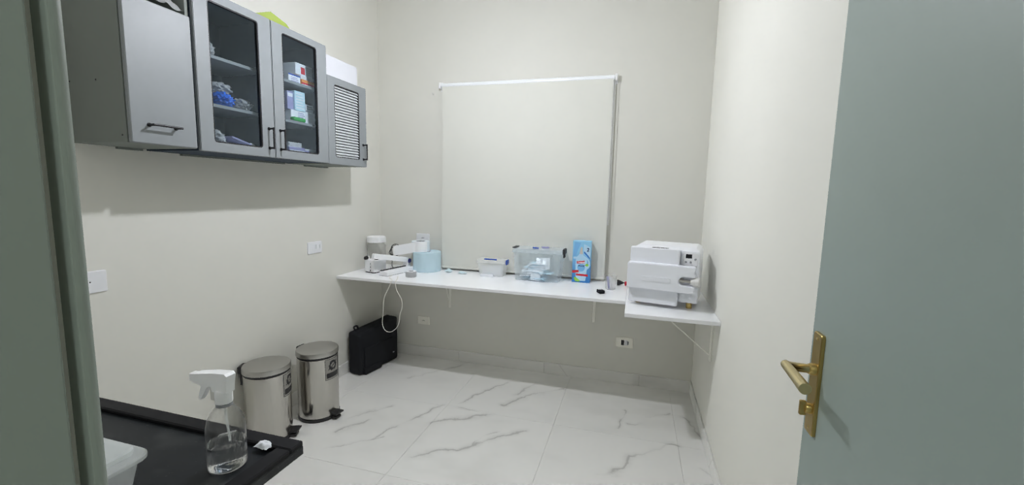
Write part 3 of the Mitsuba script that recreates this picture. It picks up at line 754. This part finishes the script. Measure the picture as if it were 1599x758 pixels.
# small lidded box
k = thing('storage_box', 'small whitish translucent box with blue clips in front of the blind', 'box')
part(k, 'body', tub(-1.250, -1.020, 3.345, 3.475, ZT, ZT + 0.115, 0.012, 0.016), 'm_frost_white', 30)
part(k, 'lid', mv(bext(rrect(0.245, 0.145, 0.018), 0.024, 0.007), -1.135, 3.408, ZT + 0.1155), 'm_frost_white', 30)
part(k, 'clip', box(-1.190, -1.080, 3.345, 3.357, ZT + 0.140, ZT + 0.150, 0.003), 'm_blue', label='blue lid clip')
part(k, 'clip', box(-1.012, -1.000, 3.375, 3.440, ZT + 0.100, ZT + 0.140, 0.003), 'm_blue', label='blue side clip')
single('paper_packet', box(-1.215, -1.105, 3.322, 3.340, ZT, ZT + 0.022, 0.002), 'm_card', 'slim white packet lying against the small lidded box', 'packet')
for i, (x, y, w, h) in enumerate(((-1.16, 3.40, 0.12, 0.075), (-1.09, 3.415, 0.07, 0.085))):
    single('paper_packet', box(x - w / 2, x + w / 2, y - 0.02, y + 0.02, ZT + 0.0025, ZT + h, 0.003), 'm_card', ('wide white packet inside the small lidded box', 'narrow white packet at the right inside the small lidded box')[i], 'packet')

# large clear box with pouches
k = thing('storage_box', 'large clear plastic box with dark clips, filled with silvery pouches', 'box')
part(k, 'body', tub(-0.925, -0.535, 3.285, 3.485, ZT, ZT + 0.232, 0.016, 0.02), 'm_frost', 30)
part(k, 'lid', mv(bext(rrect(0.405, 0.208, 0.02), 0.026, 0.005), -0.730, 3.385, ZT + 0.2325), 'm_frost', 30)
part(k, 'lid_rim', mv(ext(rrect(0.409, 0.212, 0.02).difference(rrect(0.397, 0.20, 0.016)), 0.010), -0.730, 3.385, ZT + 0.228), 'm_frost', 30)
part(k, 'clip', box(-0.938, -0.905, 3.31, 3.42, ZT + 0.2585, ZT + 0.266, 0.003), 'm_dark', label='dark clip at the left end')
part(k, 'clip', join(box(-0.530, -0.508, 3.315, 3.40, ZT + 0.225, ZT + 0.270, 0.006), box(-0.527, -0.514, 3.33, 3.385, ZT + 0.195, ZT + 0.23, 0.004)), 'm_dark', label='dark clip at the right end')
single('pen', tube([(-0.775, 3.345, ZT + 0.2645), (-0.725, 3.335, ZT + 0.2645)], 0.0055, 10), 'm_blue', 'short blue cap lying on the lid of the large clear box', 'cap', 40)
single('packet', rz(box(-0.715, -0.655, 3.395, 3.425, ZT + 0.2590, ZT + 0.2690, 0.003), 4, (-0.69, 3.40)), 'm_lilac', 'small lilac packet on the lid of the large clear box', 'packet')
for i in range(10):
    x, y = -0.735 + rng.uniform(-0.055, 0.055), 3.375 + rng.uniform(-0.015, 0.015)
    z = ZT + 0.012 + 0.0135 * i
    m = crumple(rng.uniform(0.17, 0.22) if i < 4 else rng.uniform(0.13, 0.16), 0.13, 0.006, 16, 10, 0.006, 30 + i, 24)
    m = rot(rz(m, rng.uniform(-14, 14)), rng.uniform(-4, 10), (1, 0, 0))
    single('sterilisation_pouch', mv(m, x, y, z), 'm_silver' if i % 3 != 1 else 'm_card_cyan', 'silvery sterilisation pouch piled inside the large clear box', 'pouch', True, 'pouches in the large clear box')
for i in range(3):
    m = rot(crumple(0.13 - 0.01 * i, 0.075 + 0.01 * i, 0.006, 16, 12, 0.005, 60 + i, 26), 74 - 5 * i, (1, 0, 0))
    single('sterilisation_pouch', mv(rz(m, (-5, 4, 9)[i], (0, 0)), (-0.745, -0.72, -0.69)[i], 3.322 + 0.013 * i, ZT + 0.088 + 0.026 * i), ('m_silver', 'm_card_cyan', 'm_silver')[i], 'silvery sterilisation pouch piled inside the large clear box', 'pouch', True, 'pouches in the large clear box')
single('label_card', rot(box(-0.780, -0.700, 3.3045, 3.3065, ZT + 0.006, ZT + 0.052, 0.0005), 0, (0, 0, 1)), 'm_card', 'white label card standing inside the front of the large clear box', 'card')

# mouthwash carton
k = thing('mouthwash_carton', 'tall blue mouthwash carton with bottle picture standing before the blind', 'carton')
MX, MY, MZ, MW, MH = -0.461, 3.395, ZT, 0.142, 0.332
part(k, 'body', box(MX, MX + MW, MY, MY + 0.072, MZ, MZ + MH, 0.0012), 'm_carton')
MF = lambda d=0.0004: ((MX, MY - d, MZ), (1, 0, 0), (0, 0, 1))


def pr(poly, m, lift, name='print'):
    part(k, name, frame_to(ext(poly, 0.0005), *MF(lift - 0.0005)), m)


def P2(*p):
    return Polygon([(MW * x, MH * y) for x, y in p]).buffer(0)


mat('m_print_pale', rgb(176, 212, 236), 0.4)
mat('m_print_mid', rgb(120, 178, 224), 0.4)
mat('m_print_deep', rgb(52, 116, 190), 0.4)
mat('m_print_cap', rgb(198, 196, 190), 0.4)
swirl = Point(0.60 * MW, 0.46 * MH).buffer(0.056).difference(Point(0.53 * MW, 0.47 * MH).buffer(0.050))
pr(P2((0.10, 0.98), (0.02, 0.62), (0.06, 0.50), (0.45, 0.96)), 'm_print_mid', 0.0004)
pr(swirl, 'm_print_pale', 0.0006)
pr(P2((0.62, 0.93), (0.98, 0.86), (0.98, 0.60), (0.86, 0.64), (0.74, 0.72), (0.60, 0.76)), 'm_print_pale', 0.0005)
pr(P2((0.62, 0.72), (0.95, 0.58), (0.97, 0.61), (0.66, 0.76)), 'm_print_deep', 0.0008)
bottle = P2((0.40, 0.69), (0.56, 0.69), (0.60, 0.655), (0.78, 0.60), (0.80, 0.42), (0.78, 0.20), (0.74, 0.05), (0.26, 0.05), (0.22, 0.20), (0.20, 0.42), (0.22, 0.60), (0.36, 0.655)).buffer(0.003)
pr(bottle, 'm_print_pale', 0.0010)
pr(P2((0.39, 0.69), (0.57, 0.69), (0.55, 0.80), (0.52, 0.86), (0.47, 0.86), (0.42, 0.80)), 'm_print_cap', 0.0013)
pr(Point(0.5 * MW, 0.36 * MH).buffer(0.030, quad_segs=12), 'm_print_mid', 0.0012)
pr(P2((0.24, 0.515), (0.68, 0.535), (0.70, 0.475), (0.26, 0.455)), 'm_red', 0.0016)
pr(P2((0.00, 0.285), (0.36, 0.305), (0.38, 0.245), (0.02, 0.225)), 'm_red', 0.0016)
pr(P2((0.22, 0.215), (0.88, 0.205), (0.89, 0.155), (0.23, 0.165)), 'm_red', 0.0016)
pr(P2((0.70, 0.42), (0.80, 0.47), (0.92, 0.44), (0.84, 0.39)), 'm_leaf', 0.0016)
pr(P2((0.10, 0.10), (0.18, 0.135), (0.34, 0.09), (0.48, 0.035), (0.34, 0.018), (0.18, 0.035)), 'm_leaf', 0.0016)
pr(P2((0.05, 0.62), (0.22, 0.62), (0.22, 0.57), (0.05, 0.57)), 'm_print_pale', 0.0012)


def wr(text, h, x, y, m, bold=True):
    part(k, 'lettering', frame_to(mv(meshkit.text_mesh(text, h, 0.0006, bold), MW * x, MH * y, 0), *MF(0.0016)), m, label='printed lettering')


wr('Colgate', 0.0115, 0.29, 0.478, 'm_card')
wr('PLAX', 0.014, 0.34, 0.385, 'm_navy')
wr('2', 0.026, 0.76, 0.76, 'm_navy')

# measuring beaker, plug, key fob
k = thing('beaker', 'small clear plastic beaker with bluish strips near the steriliser', 'beaker')
part(k, 'cup', lathe([(0, 0.001), (0.033, 0.001), (0.036, 0.004), (0.043, 0.098), (0.045, 0.100)], 40, (-0.148, 3.235, ZT)), 'm_film2', 40)
for i in range(2):
    single('test_strip', rot(box(-0.172 + 0.018 * i, -0.158 + 0.018 * i, 3.233, 3.2345, ZT + 0.004, ZT + 0.098), -9, (0, 1, 0), (-0.16, 3.234, ZT + 0.05)), 'm_lilac' if i == 0 else 'm_glue', ('lilac strip leaning in the clear beaker', 'grey strip leaning in the clear beaker')[i], 'strip')
k = thing('power_plug', 'black power plug with red sleeve lying between beaker and steriliser', 'plug')
part(k, 'head', mv(rot(lathe([(0, 0.0), (0.021, 0.0), (0.022, 0.012), (0.011, 0.038), (0.0065, 0.048), (0, 0.048)], 24), 90, (0, 1, 0)), -0.108, 3.40, ZT + 0.022), 'm_black', 35)
part(k, 'cable', tube(spline([(-0.062, 3.40, ZT + 0.022), (-0.035, 3.398, ZT + 0.0225), (0.0, 3.40, ZT + 0.016), (0.06, 3.43, ZT + 0.006), (0.12, 3.47, ZT + 0.006)], 8), 0.0042, 8), 'm_black', 40)
part(k, 'sleeve', box(-0.050, -0.032, 3.388, 3.41, ZT + 0.004, ZT + 0.033, 0.003), 'm_red', label='red sleeve')
k = thing('key_fob', 'small black key fob lying at the front edge of the worktop', 'key fob')
part(k, 'shell', rz(mv(rbox(0.044, 0.062, 0.024, 0.008), -0.208, 3.085, ZT), 28, (-0.208, 3.085)), 'm_black_soft', 40)
part(k, 'button', rz(box(-0.224, -0.196, 3.088, 3.108, ZT + 0.0235, ZT + 0.0255, 0.001), 28, (-0.208, 3.085)), 'm_glue')

# ------------------------------------------------------------------ steriliser on the deep board
k = thing('autoclave', 'white tabletop steriliser with a broad door bar standing on the deep shelf board', 'steriliser')
AO, AYAW = (-0.006, 2.862), -11.0


def ac(m, foot=False):
    m = m.copy()
    if not foot:
        m.apply_transform(np.diag([0.98, 0.98, 0.958, 1.0]))
        m.apply_translation((0, 0, 0.0175))
    return mv(rz(m, AYAW), AO[0], AO[1], 0.8612)


bodyp = rrect(0.412, 0.345, 0.012, 0.206, 0.1995).union(shapely.box(0.0, 0.027, 0.412, 0.2)).intersection(shapely.box(0, 0.027, 0.412, 0.372))
prof = [(0, 0.027), (0.412, 0.027), (0.412, 0.345), (0.40, 0.362), (0.385, 0.368), (0.027, 0.368), (0.012, 0.362), (0, 0.345)]
part(k, 'body', ac(frame_to(ext(Polygon(prof), 0.335), (0, 0.365, 0), (1, 0, 0), (0, 0, 1))), 'm_white_gloss', 30)
part(k, 'top_cover', ac(hull([(x, y, z) for x, y, z in [(0.008, 0.035, 0.366), (0.404, 0.035, 0.366), (0.404, 0.36, 0.366), (0.008, 0.36, 0.366), (0.03, 0.07, 0.384), (0.382, 0.07, 0.384), (0.382, 0.34, 0.384), (0.03, 0.34, 0.384)]])), 'm_white_gloss')
fas = part(k, 'fascia', ac(frame_to(bext(rrect(0.104, 0.338, 0.006, 0.358, 0.198), 0.018, 0.003), (0, 0.032, 0), (1, 0, 0), (0, 0, 1))), 'm_white_gloss', 25)
cp = part(k, 'control_panel', ac(frame_to(bext(rrect(0.084, 0.082, 0.004, 0.358, 0.315), 0.004, 0.001), (0, 0.0145, 0), (1, 0, 0), (0, 0, 1))), 'm_plate', 25)
part(cp, 'display', ac(box(0.330, 0.366, 0.0085, 0.012, 0.322, 0.348, 0.001)), 'm_display', label='black display')
for x, z in ((0.332, 0.297), (0.360, 0.297), (0.386, 0.317)):
    part(cp, 'button', ac(frame_to(lathe([(0, 0.003), (0.006, 0.003), (0.007, 0)], 16), (x, 0.0105, z), (1, 0, 0), (0, 0, 1))), 'm_grey_btn')
part(k, 'slot', ac(box(0.310, 0.395, 0.010, 0.016, 0.262, 0.270)), 'm_dark')
dr_ = part(k, 'door', ac(frame_to(bext(rrect(0.303, 0.372, 0.008, 0.146, 0.190), 0.038, 0.005), (0, 0.018, 0), (1, 0, 0), (0, 0, 1))), 'm_white_gloss', 25, label='thick white front door')
part(dr_, 'grip_slot', ac(box(0.125, 0.225, -0.004, 0.012, 0.3745, 0.3785, 0.001)), 'm_dark')
band = rrect(0.412, 0.176, 0.012, 0.192, 0.190)
notch = shapely.box(0.332, 0.153, 0.45, 0.207).union(Point(0.332, 0.180).buffer(0.027))
band = band.difference(notch)
bb = []
for a, b, off in ((0.0, 0.030, 0.0), (0.030, 0.036, 0.0025), (0.036, 0.041, 0.006)):
    bb.append(ext(band.buffer(-off), b - a, a))
part(k, 'door_bar', ac(frame_to(join(*bb), (0, -0.0205, 0), (1, 0, 0), (0, 0, 1))), 'm_white_gloss', 25, label='broad white locking bar across the door')
part(k, 'raised_plate', ac(frame_to(ext(rrect(0.175, 0.030, 0.003, 0.165, 0.178), 0.0042), (0, -0.0614, 0), (1, 0, 0), (0, 0, 1))), 'm_white_gloss')
kn = part(k, 'lock_knob', ac(mv(rot(lathe([(0, 0.046), (0.019, 0.046), (0.024, 0.062), (0.033, 0.082), (0.034, 0.094), (0.027, 0.102), (0, 0.104)], 32), 90, (0, 1, 0)), 0.325, -0.038, 0.180)), 'm_knob', 40, label='pale grey tightening knob')
part(k, 'spindle', ac(tube([(0.30, -0.036, 0.180), (0.375, -0.038, 0.180)], 0.010, 14)), 'm_steel', 40)
part(k, 'bolt', ac(frame_to(lathe([(0, 0.02), (0.014, 0.02), (0.016, 0.0), (0, 0)], 24), (0.320, -0.012, 0.180), (1, 0, 0), (0, 0, 1))), 'm_steel', 40)
for x, y in ((0.045, 0.075), (0.355, 0.075), (0.045, 0.30), (0.355, 0.30)):
    part(k, 'foot', ac(lathe([(0, 0.0), (0.017, 0.0), (0.019, 0.022), (0.014, 0.046), (0, 0.046)], 20, (x, y, 0)), True), 'm_brass', 35)


# ------------------------------------------------------------------ pedal bins
def pedal_bin(label, cx, cy, az, sticker_marks):
    k = thing('pedal_bin', label, 'bin')
    at = lambda m: mv(rz(m, az), cx, cy, 0)
    part(k, 'base_ring', at(lathe([(0, 0.0005), (0.130, 0.0005), (0.134, 0.006), (0.134, 0.022), (0.131, 0.026), (0, 0.026)], 64)), 'm_black', 40)
    part(k, 'body', at(lathe([(0.128, 0.026), (0.1305, 0.027), (0.1305, 0.430), (0.128, 0.432)], 96)), 'm_steel', 40)
    part(k, 'collar', at(lathe([(0.118, 0.428), (0.129, 0.428), (0.129, 0.448), (0.118, 0.448), (0.118, 0.428)], 64)), 'm_black', 40)
    part(k, 'lid', at(lathe([(0.131, 0.4475), (0.1345, 0.447), (0.135, 0.451), (0.135, 0.473), (0.132, 0.479), (0.10, 0.486), (0.05, 0.491), (0, 0.493)], 96)), 'm_steel_lid', 30, label='brushed steel lid')
    part(k, 'hinge', at(join(box(-0.158, -0.128, -0.035, 0.035, 0.425, 0.475, 0.006), box(-0.150, -0.129, -0.022, 0.022, 0.35, 0.43, 0.004))), 'm_black')
    ped = part(k, 'pedal', at(join(hull([(0.125, -0.028, 0.030), (0.125, 0.028, 0.030), (0.125, -0.028, 0.050), (0.125, 0.028, 0.050), (0.180, -0.036, 0.038), (0.180, 0.036, 0.038), (0.180, -0.036, 0.047), (0.180, 0.036, 0.047)]), box(0.120, 0.168, -0.026, 0.026, 0.004, 0.021, 0.004))), 'm_black')
    r = 0.1311

    def patch(y0, y1, z0, z1, lift, n=10):
        a = np.linspace(y0, y1, n) / r
        v = [(q * math.cos(t), q * math.sin(t), z) for z in (z0, z1) for q in (r + lift, r - 0.001) for t in a]
        f = []
        for i in range(n - 1):
            o, i_, O, I = i, n + i, 2 * n + i, 3 * n + i
            f += [[o, o + 1, O + 1], [o, O + 1, O], [O, O + 1, I + 1], [O, I + 1, I], [o, i_ + 1, o + 1], [o, i_, i_ + 1]]
        f += [[0, 2 * n, 3 * n], [0, 3 * n, n], [n - 1, 3 * n - 1 + n, 3 * n - 1], [n - 1, 2 * n - 1, 4 * n - 1]]
        return at(trimesh.Trimesh(v, f, process=False))

    s = part(k, 'sticker', patch(-0.057, 0.057, 0.285, 0.425, 0.0005), 'm_sticker', label='grey sticker with dark waste symbol')
    part(s, 'edge', join(patch(-0.059, 0.059, 0.424, 0.4265, 0.0007), patch(-0.059, 0.059, 0.283, 0.2855, 0.0007), patch(-0.059, -0.0565, 0.283, 0.4265, 0.0007, 3), patch(0.0565, 0.059, 0.283, 0.4265, 0.0007, 3)), 'm_dark')

    def wrap(poly, name):
        cut = [poly.intersection(shapely.box(x, -1, x + 0.008, 1)) for x in np.arange(-0.056, 0.056, 0.008)]
        m = join(*[ext(g, 0.0006) for c in cut for g in getattr(c, 'geoms', [c]) if g.area > 1e-8])
        v = np.array(m.vertices)
        t = v[:, 0] / r
        q = r + 0.0004 + v[:, 2]
        part(s, name, at(trimesh.Trimesh(np.column_stack([q * np.cos(t), q * np.sin(t), 0.3775 + v[:, 1]]), m.faces, process=False)), 'm_black')

    ring = Point(0, 0).buffer(0.034, quad_segs=12).difference(Point(0, 0).buffer(0.019, quad_segs=12))
    for i in range(3):
        a = 90 + 120 * i
        wedge = Polygon([(0, 0)] + [(0.08 * math.cos(math.radians(t)), 0.08 * math.sin(math.radians(t))) for t in np.linspace(a - 46, a + 34, 7)])
        b = math.radians(a + 34)
        tip = Polygon([(0.014 * math.cos(b), 0.014 * math.sin(b)), (0.040 * math.cos(b), 0.040 * math.sin(b)), (0.028 * math.cos(b + 0.75), 0.028 * math.sin(b + 0.75))])
        wrap(ring.intersection(wedge).union(tip).buffer(0), 'arrow')
    wrap(affinity.rotate(shapely.box(-0.046, -0.003, 0.046, 0.003), 35, origin=(0, 0)), 'bar')
    wrap(shapely.box(-0.050, -0.082, 0.050, -0.048), 'caption')
    return k


pedal_bin('stainless steel pedal bin with round lid, farther from the camera, beside the black bag', -2.046, 2.371, -4, True)
pedal_bin('stainless steel pedal bin with round lid, nearer the camera, partly behind the black counter', -2.145, 2.045, 22, True)

# ------------------------------------------------------------------ black bag
k = thing('bag', 'black fabric bag standing upright in the corner under the worktop', 'bag')
BY = -10.5
bc = (-2.165, 3.215)
shell = rbox(0.135, 0.47, 0.385, 0.024, 5)
shell = trimesh.Trimesh(*trimesh.remesh.subdivide_to_size(shell.vertices, shell.faces, 0.035), process=False)
v = np.array(shell.vertices)
v[:, 0] *= 1 + 0.14 * np.cos(v[:, 1] / 0.47 * PI) * np.sin(np.clip(v[:, 2] / 0.385, 0, 1) * PI)
v += 0.010 * (np.stack([meshkit.fbm(v * 11 + s, 3, 3) for s in (0, 9, 21)], -1) - 0.5) * (v[:, 2:3] > 0.012)
v[:, 2] += 0.02 * np.clip((v[:, 1] - 0.0) / 0.235, -1, 1) * (v[:, 2] > 0.3)
v[:, 2] = np.maximum(v[:, 2], 0.0)
shell.vertices = v
bg = lambda m: mv(rz(m, BY), bc[0], bc[1], 0.0005)
part(k, 'body', bg(shell), 'm_black_soft', 40)
part(k, 'flap_pocket', bg(mv(rbox(0.030, 0.34, 0.20, 0.012), 0.070, -0.02, 0.035)), 'm_black_soft', 40)
part(k, 'bottom_pocket', bg(mv(rbox(0.05, 0.20, 0.065, 0.015), 0.070, -0.10, 0.0)), 'm_black_soft', 40)
part(k, 'handle', bg(tube(spline([(-0.03, -0.19, 0.375), (-0.03, -0.20, 0.402), (-0.028, -0.17, 0.405), (-0.027, -0.155, 0.376)], 8), 0.008, 8)), 'm_black', 40)
part(k, 'zipper_pull', bg(box(0.0775, 0.083, 0.13, 0.165, 0.085, 0.090, 0.001)), 'm_silver', label='small metal zip pull')

# ------------------------------------------------------------------ counter in the near left corner
k = thing('counter', 'black granite counter with raised rim in the near left corner', 'counter')
CX1, CY1, CTZ = -0.842, 0.912, 0.880
part(k, 'slab', box(XL + 0.0005, CX1, YF + 0.0005, CY1, 0.842, CTZ - 0.012, 0.003), 'm_granite')
part(k, 'front_rim', box(XL + 0.0005, CX1, CY1 - 0.046, CY1, CTZ - 0.013, CTZ + 0.002, 0.004), 'm_granite_rim')
part(k, 'end_rim', box(CX1 - 0.046, CX1, YF + 0.0005, CY1 - 0.0465, CTZ - 0.013, CTZ + 0.002, 0.004), 'm_granite_rim')
part(k, 'support', box(XL + 0.0005, -1.75, YF + 0.0005, 0.60, 0.0, 0.8415, 0.002), 'm_wall')
zc = CTZ - 0.012
single('paper_scrap', mv(crumple(0.042, 0.030, 0.012, 14, 12, 0.009, 8, 70), -0.925, 0.862, zc + 0.012), 'm_card', 'small torn white paper scrap on the black counter near its corner', 'scrap', True)

# spray bottle
k = thing('spray_bottle', 'clear spray bottle half full of clear liquid with white trigger head on the black counter', 'spray bottle')
bcx, bcy = -0.958, 0.782
bp = [(0, 0.003), (0.030, 0.001), (0.038, 0.0005), (0.0425, 0.004), (0.0435, 0.010), (0.0435, 0.098), (0.0425, 0.112), (0.039, 0.128), (0.032, 0.143), (0.023, 0.155), (0.0165, 0.162), (0.0155, 0.168), (0.0155, 0.182)]
part(k, 'bottle', lathe(bp, 64, (bcx, bcy, zc)), 'm_film3', 40, label='clear bottle wall')
part(k, 'liquid', lathe([(0, 0.0045), (0.030, 0.003), (0.038, 0.0025), (0.0415, 0.006), (0.0425, 0.012), (0.0425, 0.066), (0.0415, 0.0672), (0, 0.0668)], 64, (bcx, bcy, zc)), 'm_water', 40, label='clear liquid')
part(k, 'back_label', mv(rz(box(-0.019, 0.019, -0.0005, 0.0005, 0.052, 0.070), 52), bcx - 0.026, bcy + 0.026, zc), 'm_white')
part(k, 'dip_tube', tube(spline([(bcx, bcy, zc + 0.185), (bcx + 0.004, bcy, zc + 0.13), (bcx + 0.012, bcy, zc + 0.069)], 6), 0.0028, 8), 'm_milky', 40)
part(k, 'collar', lathe([(0.0, 0.170), (0.0185, 0.170), (0.0195, 0.173), (0.0195, 0.197), (0.017, 0.203), (0, 0.203)], 32, (bcx, bcy, zc)), 'm_white', 40)
part(k, 'seal_ring', lathe([(0.0157, 0.162), (0.0185, 0.162), (0.0185, 0.169), (0.0157, 0.169), (0.0157, 0.162)], 32, (bcx, bcy, zc)), 'm_grey_btn', 40)
hd = Polygon([(0.020, 0.200), (0.021, 0.222), (0.026, 0.243), (0.020, 0.2475), (-0.020, 0.2445), (-0.055, 0.239), (-0.083, 0.234), (-0.086, 0.226), (-0.083, 0.2155), (-0.066, 0.2135), (-0.052, 0.2095), (-0.038, 0.2085), (-0.025, 0.214), (-0.020, 0.200)])
hm = ext(hd.buffer(0.0015), 0.026)
part(k, 'trigger_head', frame_to(mv(hm, 0, 0, -0.013), (bcx, bcy, zc), (1, 0, 0), (0, 0, 1)), 'm_white', 30)
part(k, 'nozzle', frame_to(ext(rrect(0.020, 0.020, 0.003), 0.010), (bcx - 0.087, bcy, zc + 0.2245), (0, -1, 0), (0, 0, 1)), 'm_white', 20)
tg = Polygon([(-0.040, 0.212), (-0.060, 0.213), (-0.068, 0.190), (-0.074, 0.172), (-0.070, 0.168), (-0.060, 0.182), (-0.050, 0.198)])
part(k, 'trigger', frame_to(mv(ext(tg.buffer(0.001), 0.014), 0, 0, -0.007), (bcx, bcy, zc), (1, 0, 0), (0, 0, 1)), 'm_white', 20)
part(k, 'piston', frame_to(mv(ext(rrect(0.012, 0.034, 0.002, -0.0285, 0.190), 0.014), 0, 0, -0.007), (bcx, bcy, zc), (1, 0, 0), (0, 0, 1)), 'm_knob', 20)

# food tub at the lower left
k = thing('plastic_tub', 'translucent plastic tub with stepped lid at the near left corner of the black counter', 'tub')
tz = zc
tx, ty = -1.142, 0.548
part(k, 'body', tub(tx - 0.100, tx + 0.100, ty - 0.105, ty + 0.105, tz, tz + 0.088, 0.014, 0.03), 'm_milky', 30)
part(k, 'lid_rim', mv(bext(rrect(0.225, 0.235, 0.036), 0.012, 0.004), tx, ty, tz + 0.0885), 'm_milky', 30)
part(k, 'lid_panel', mv(bext(rrect(0.190, 0.200, 0.028), 0.014, 0.004), tx - 0.004, ty, tz + 0.1010), 'm_milky', 30)
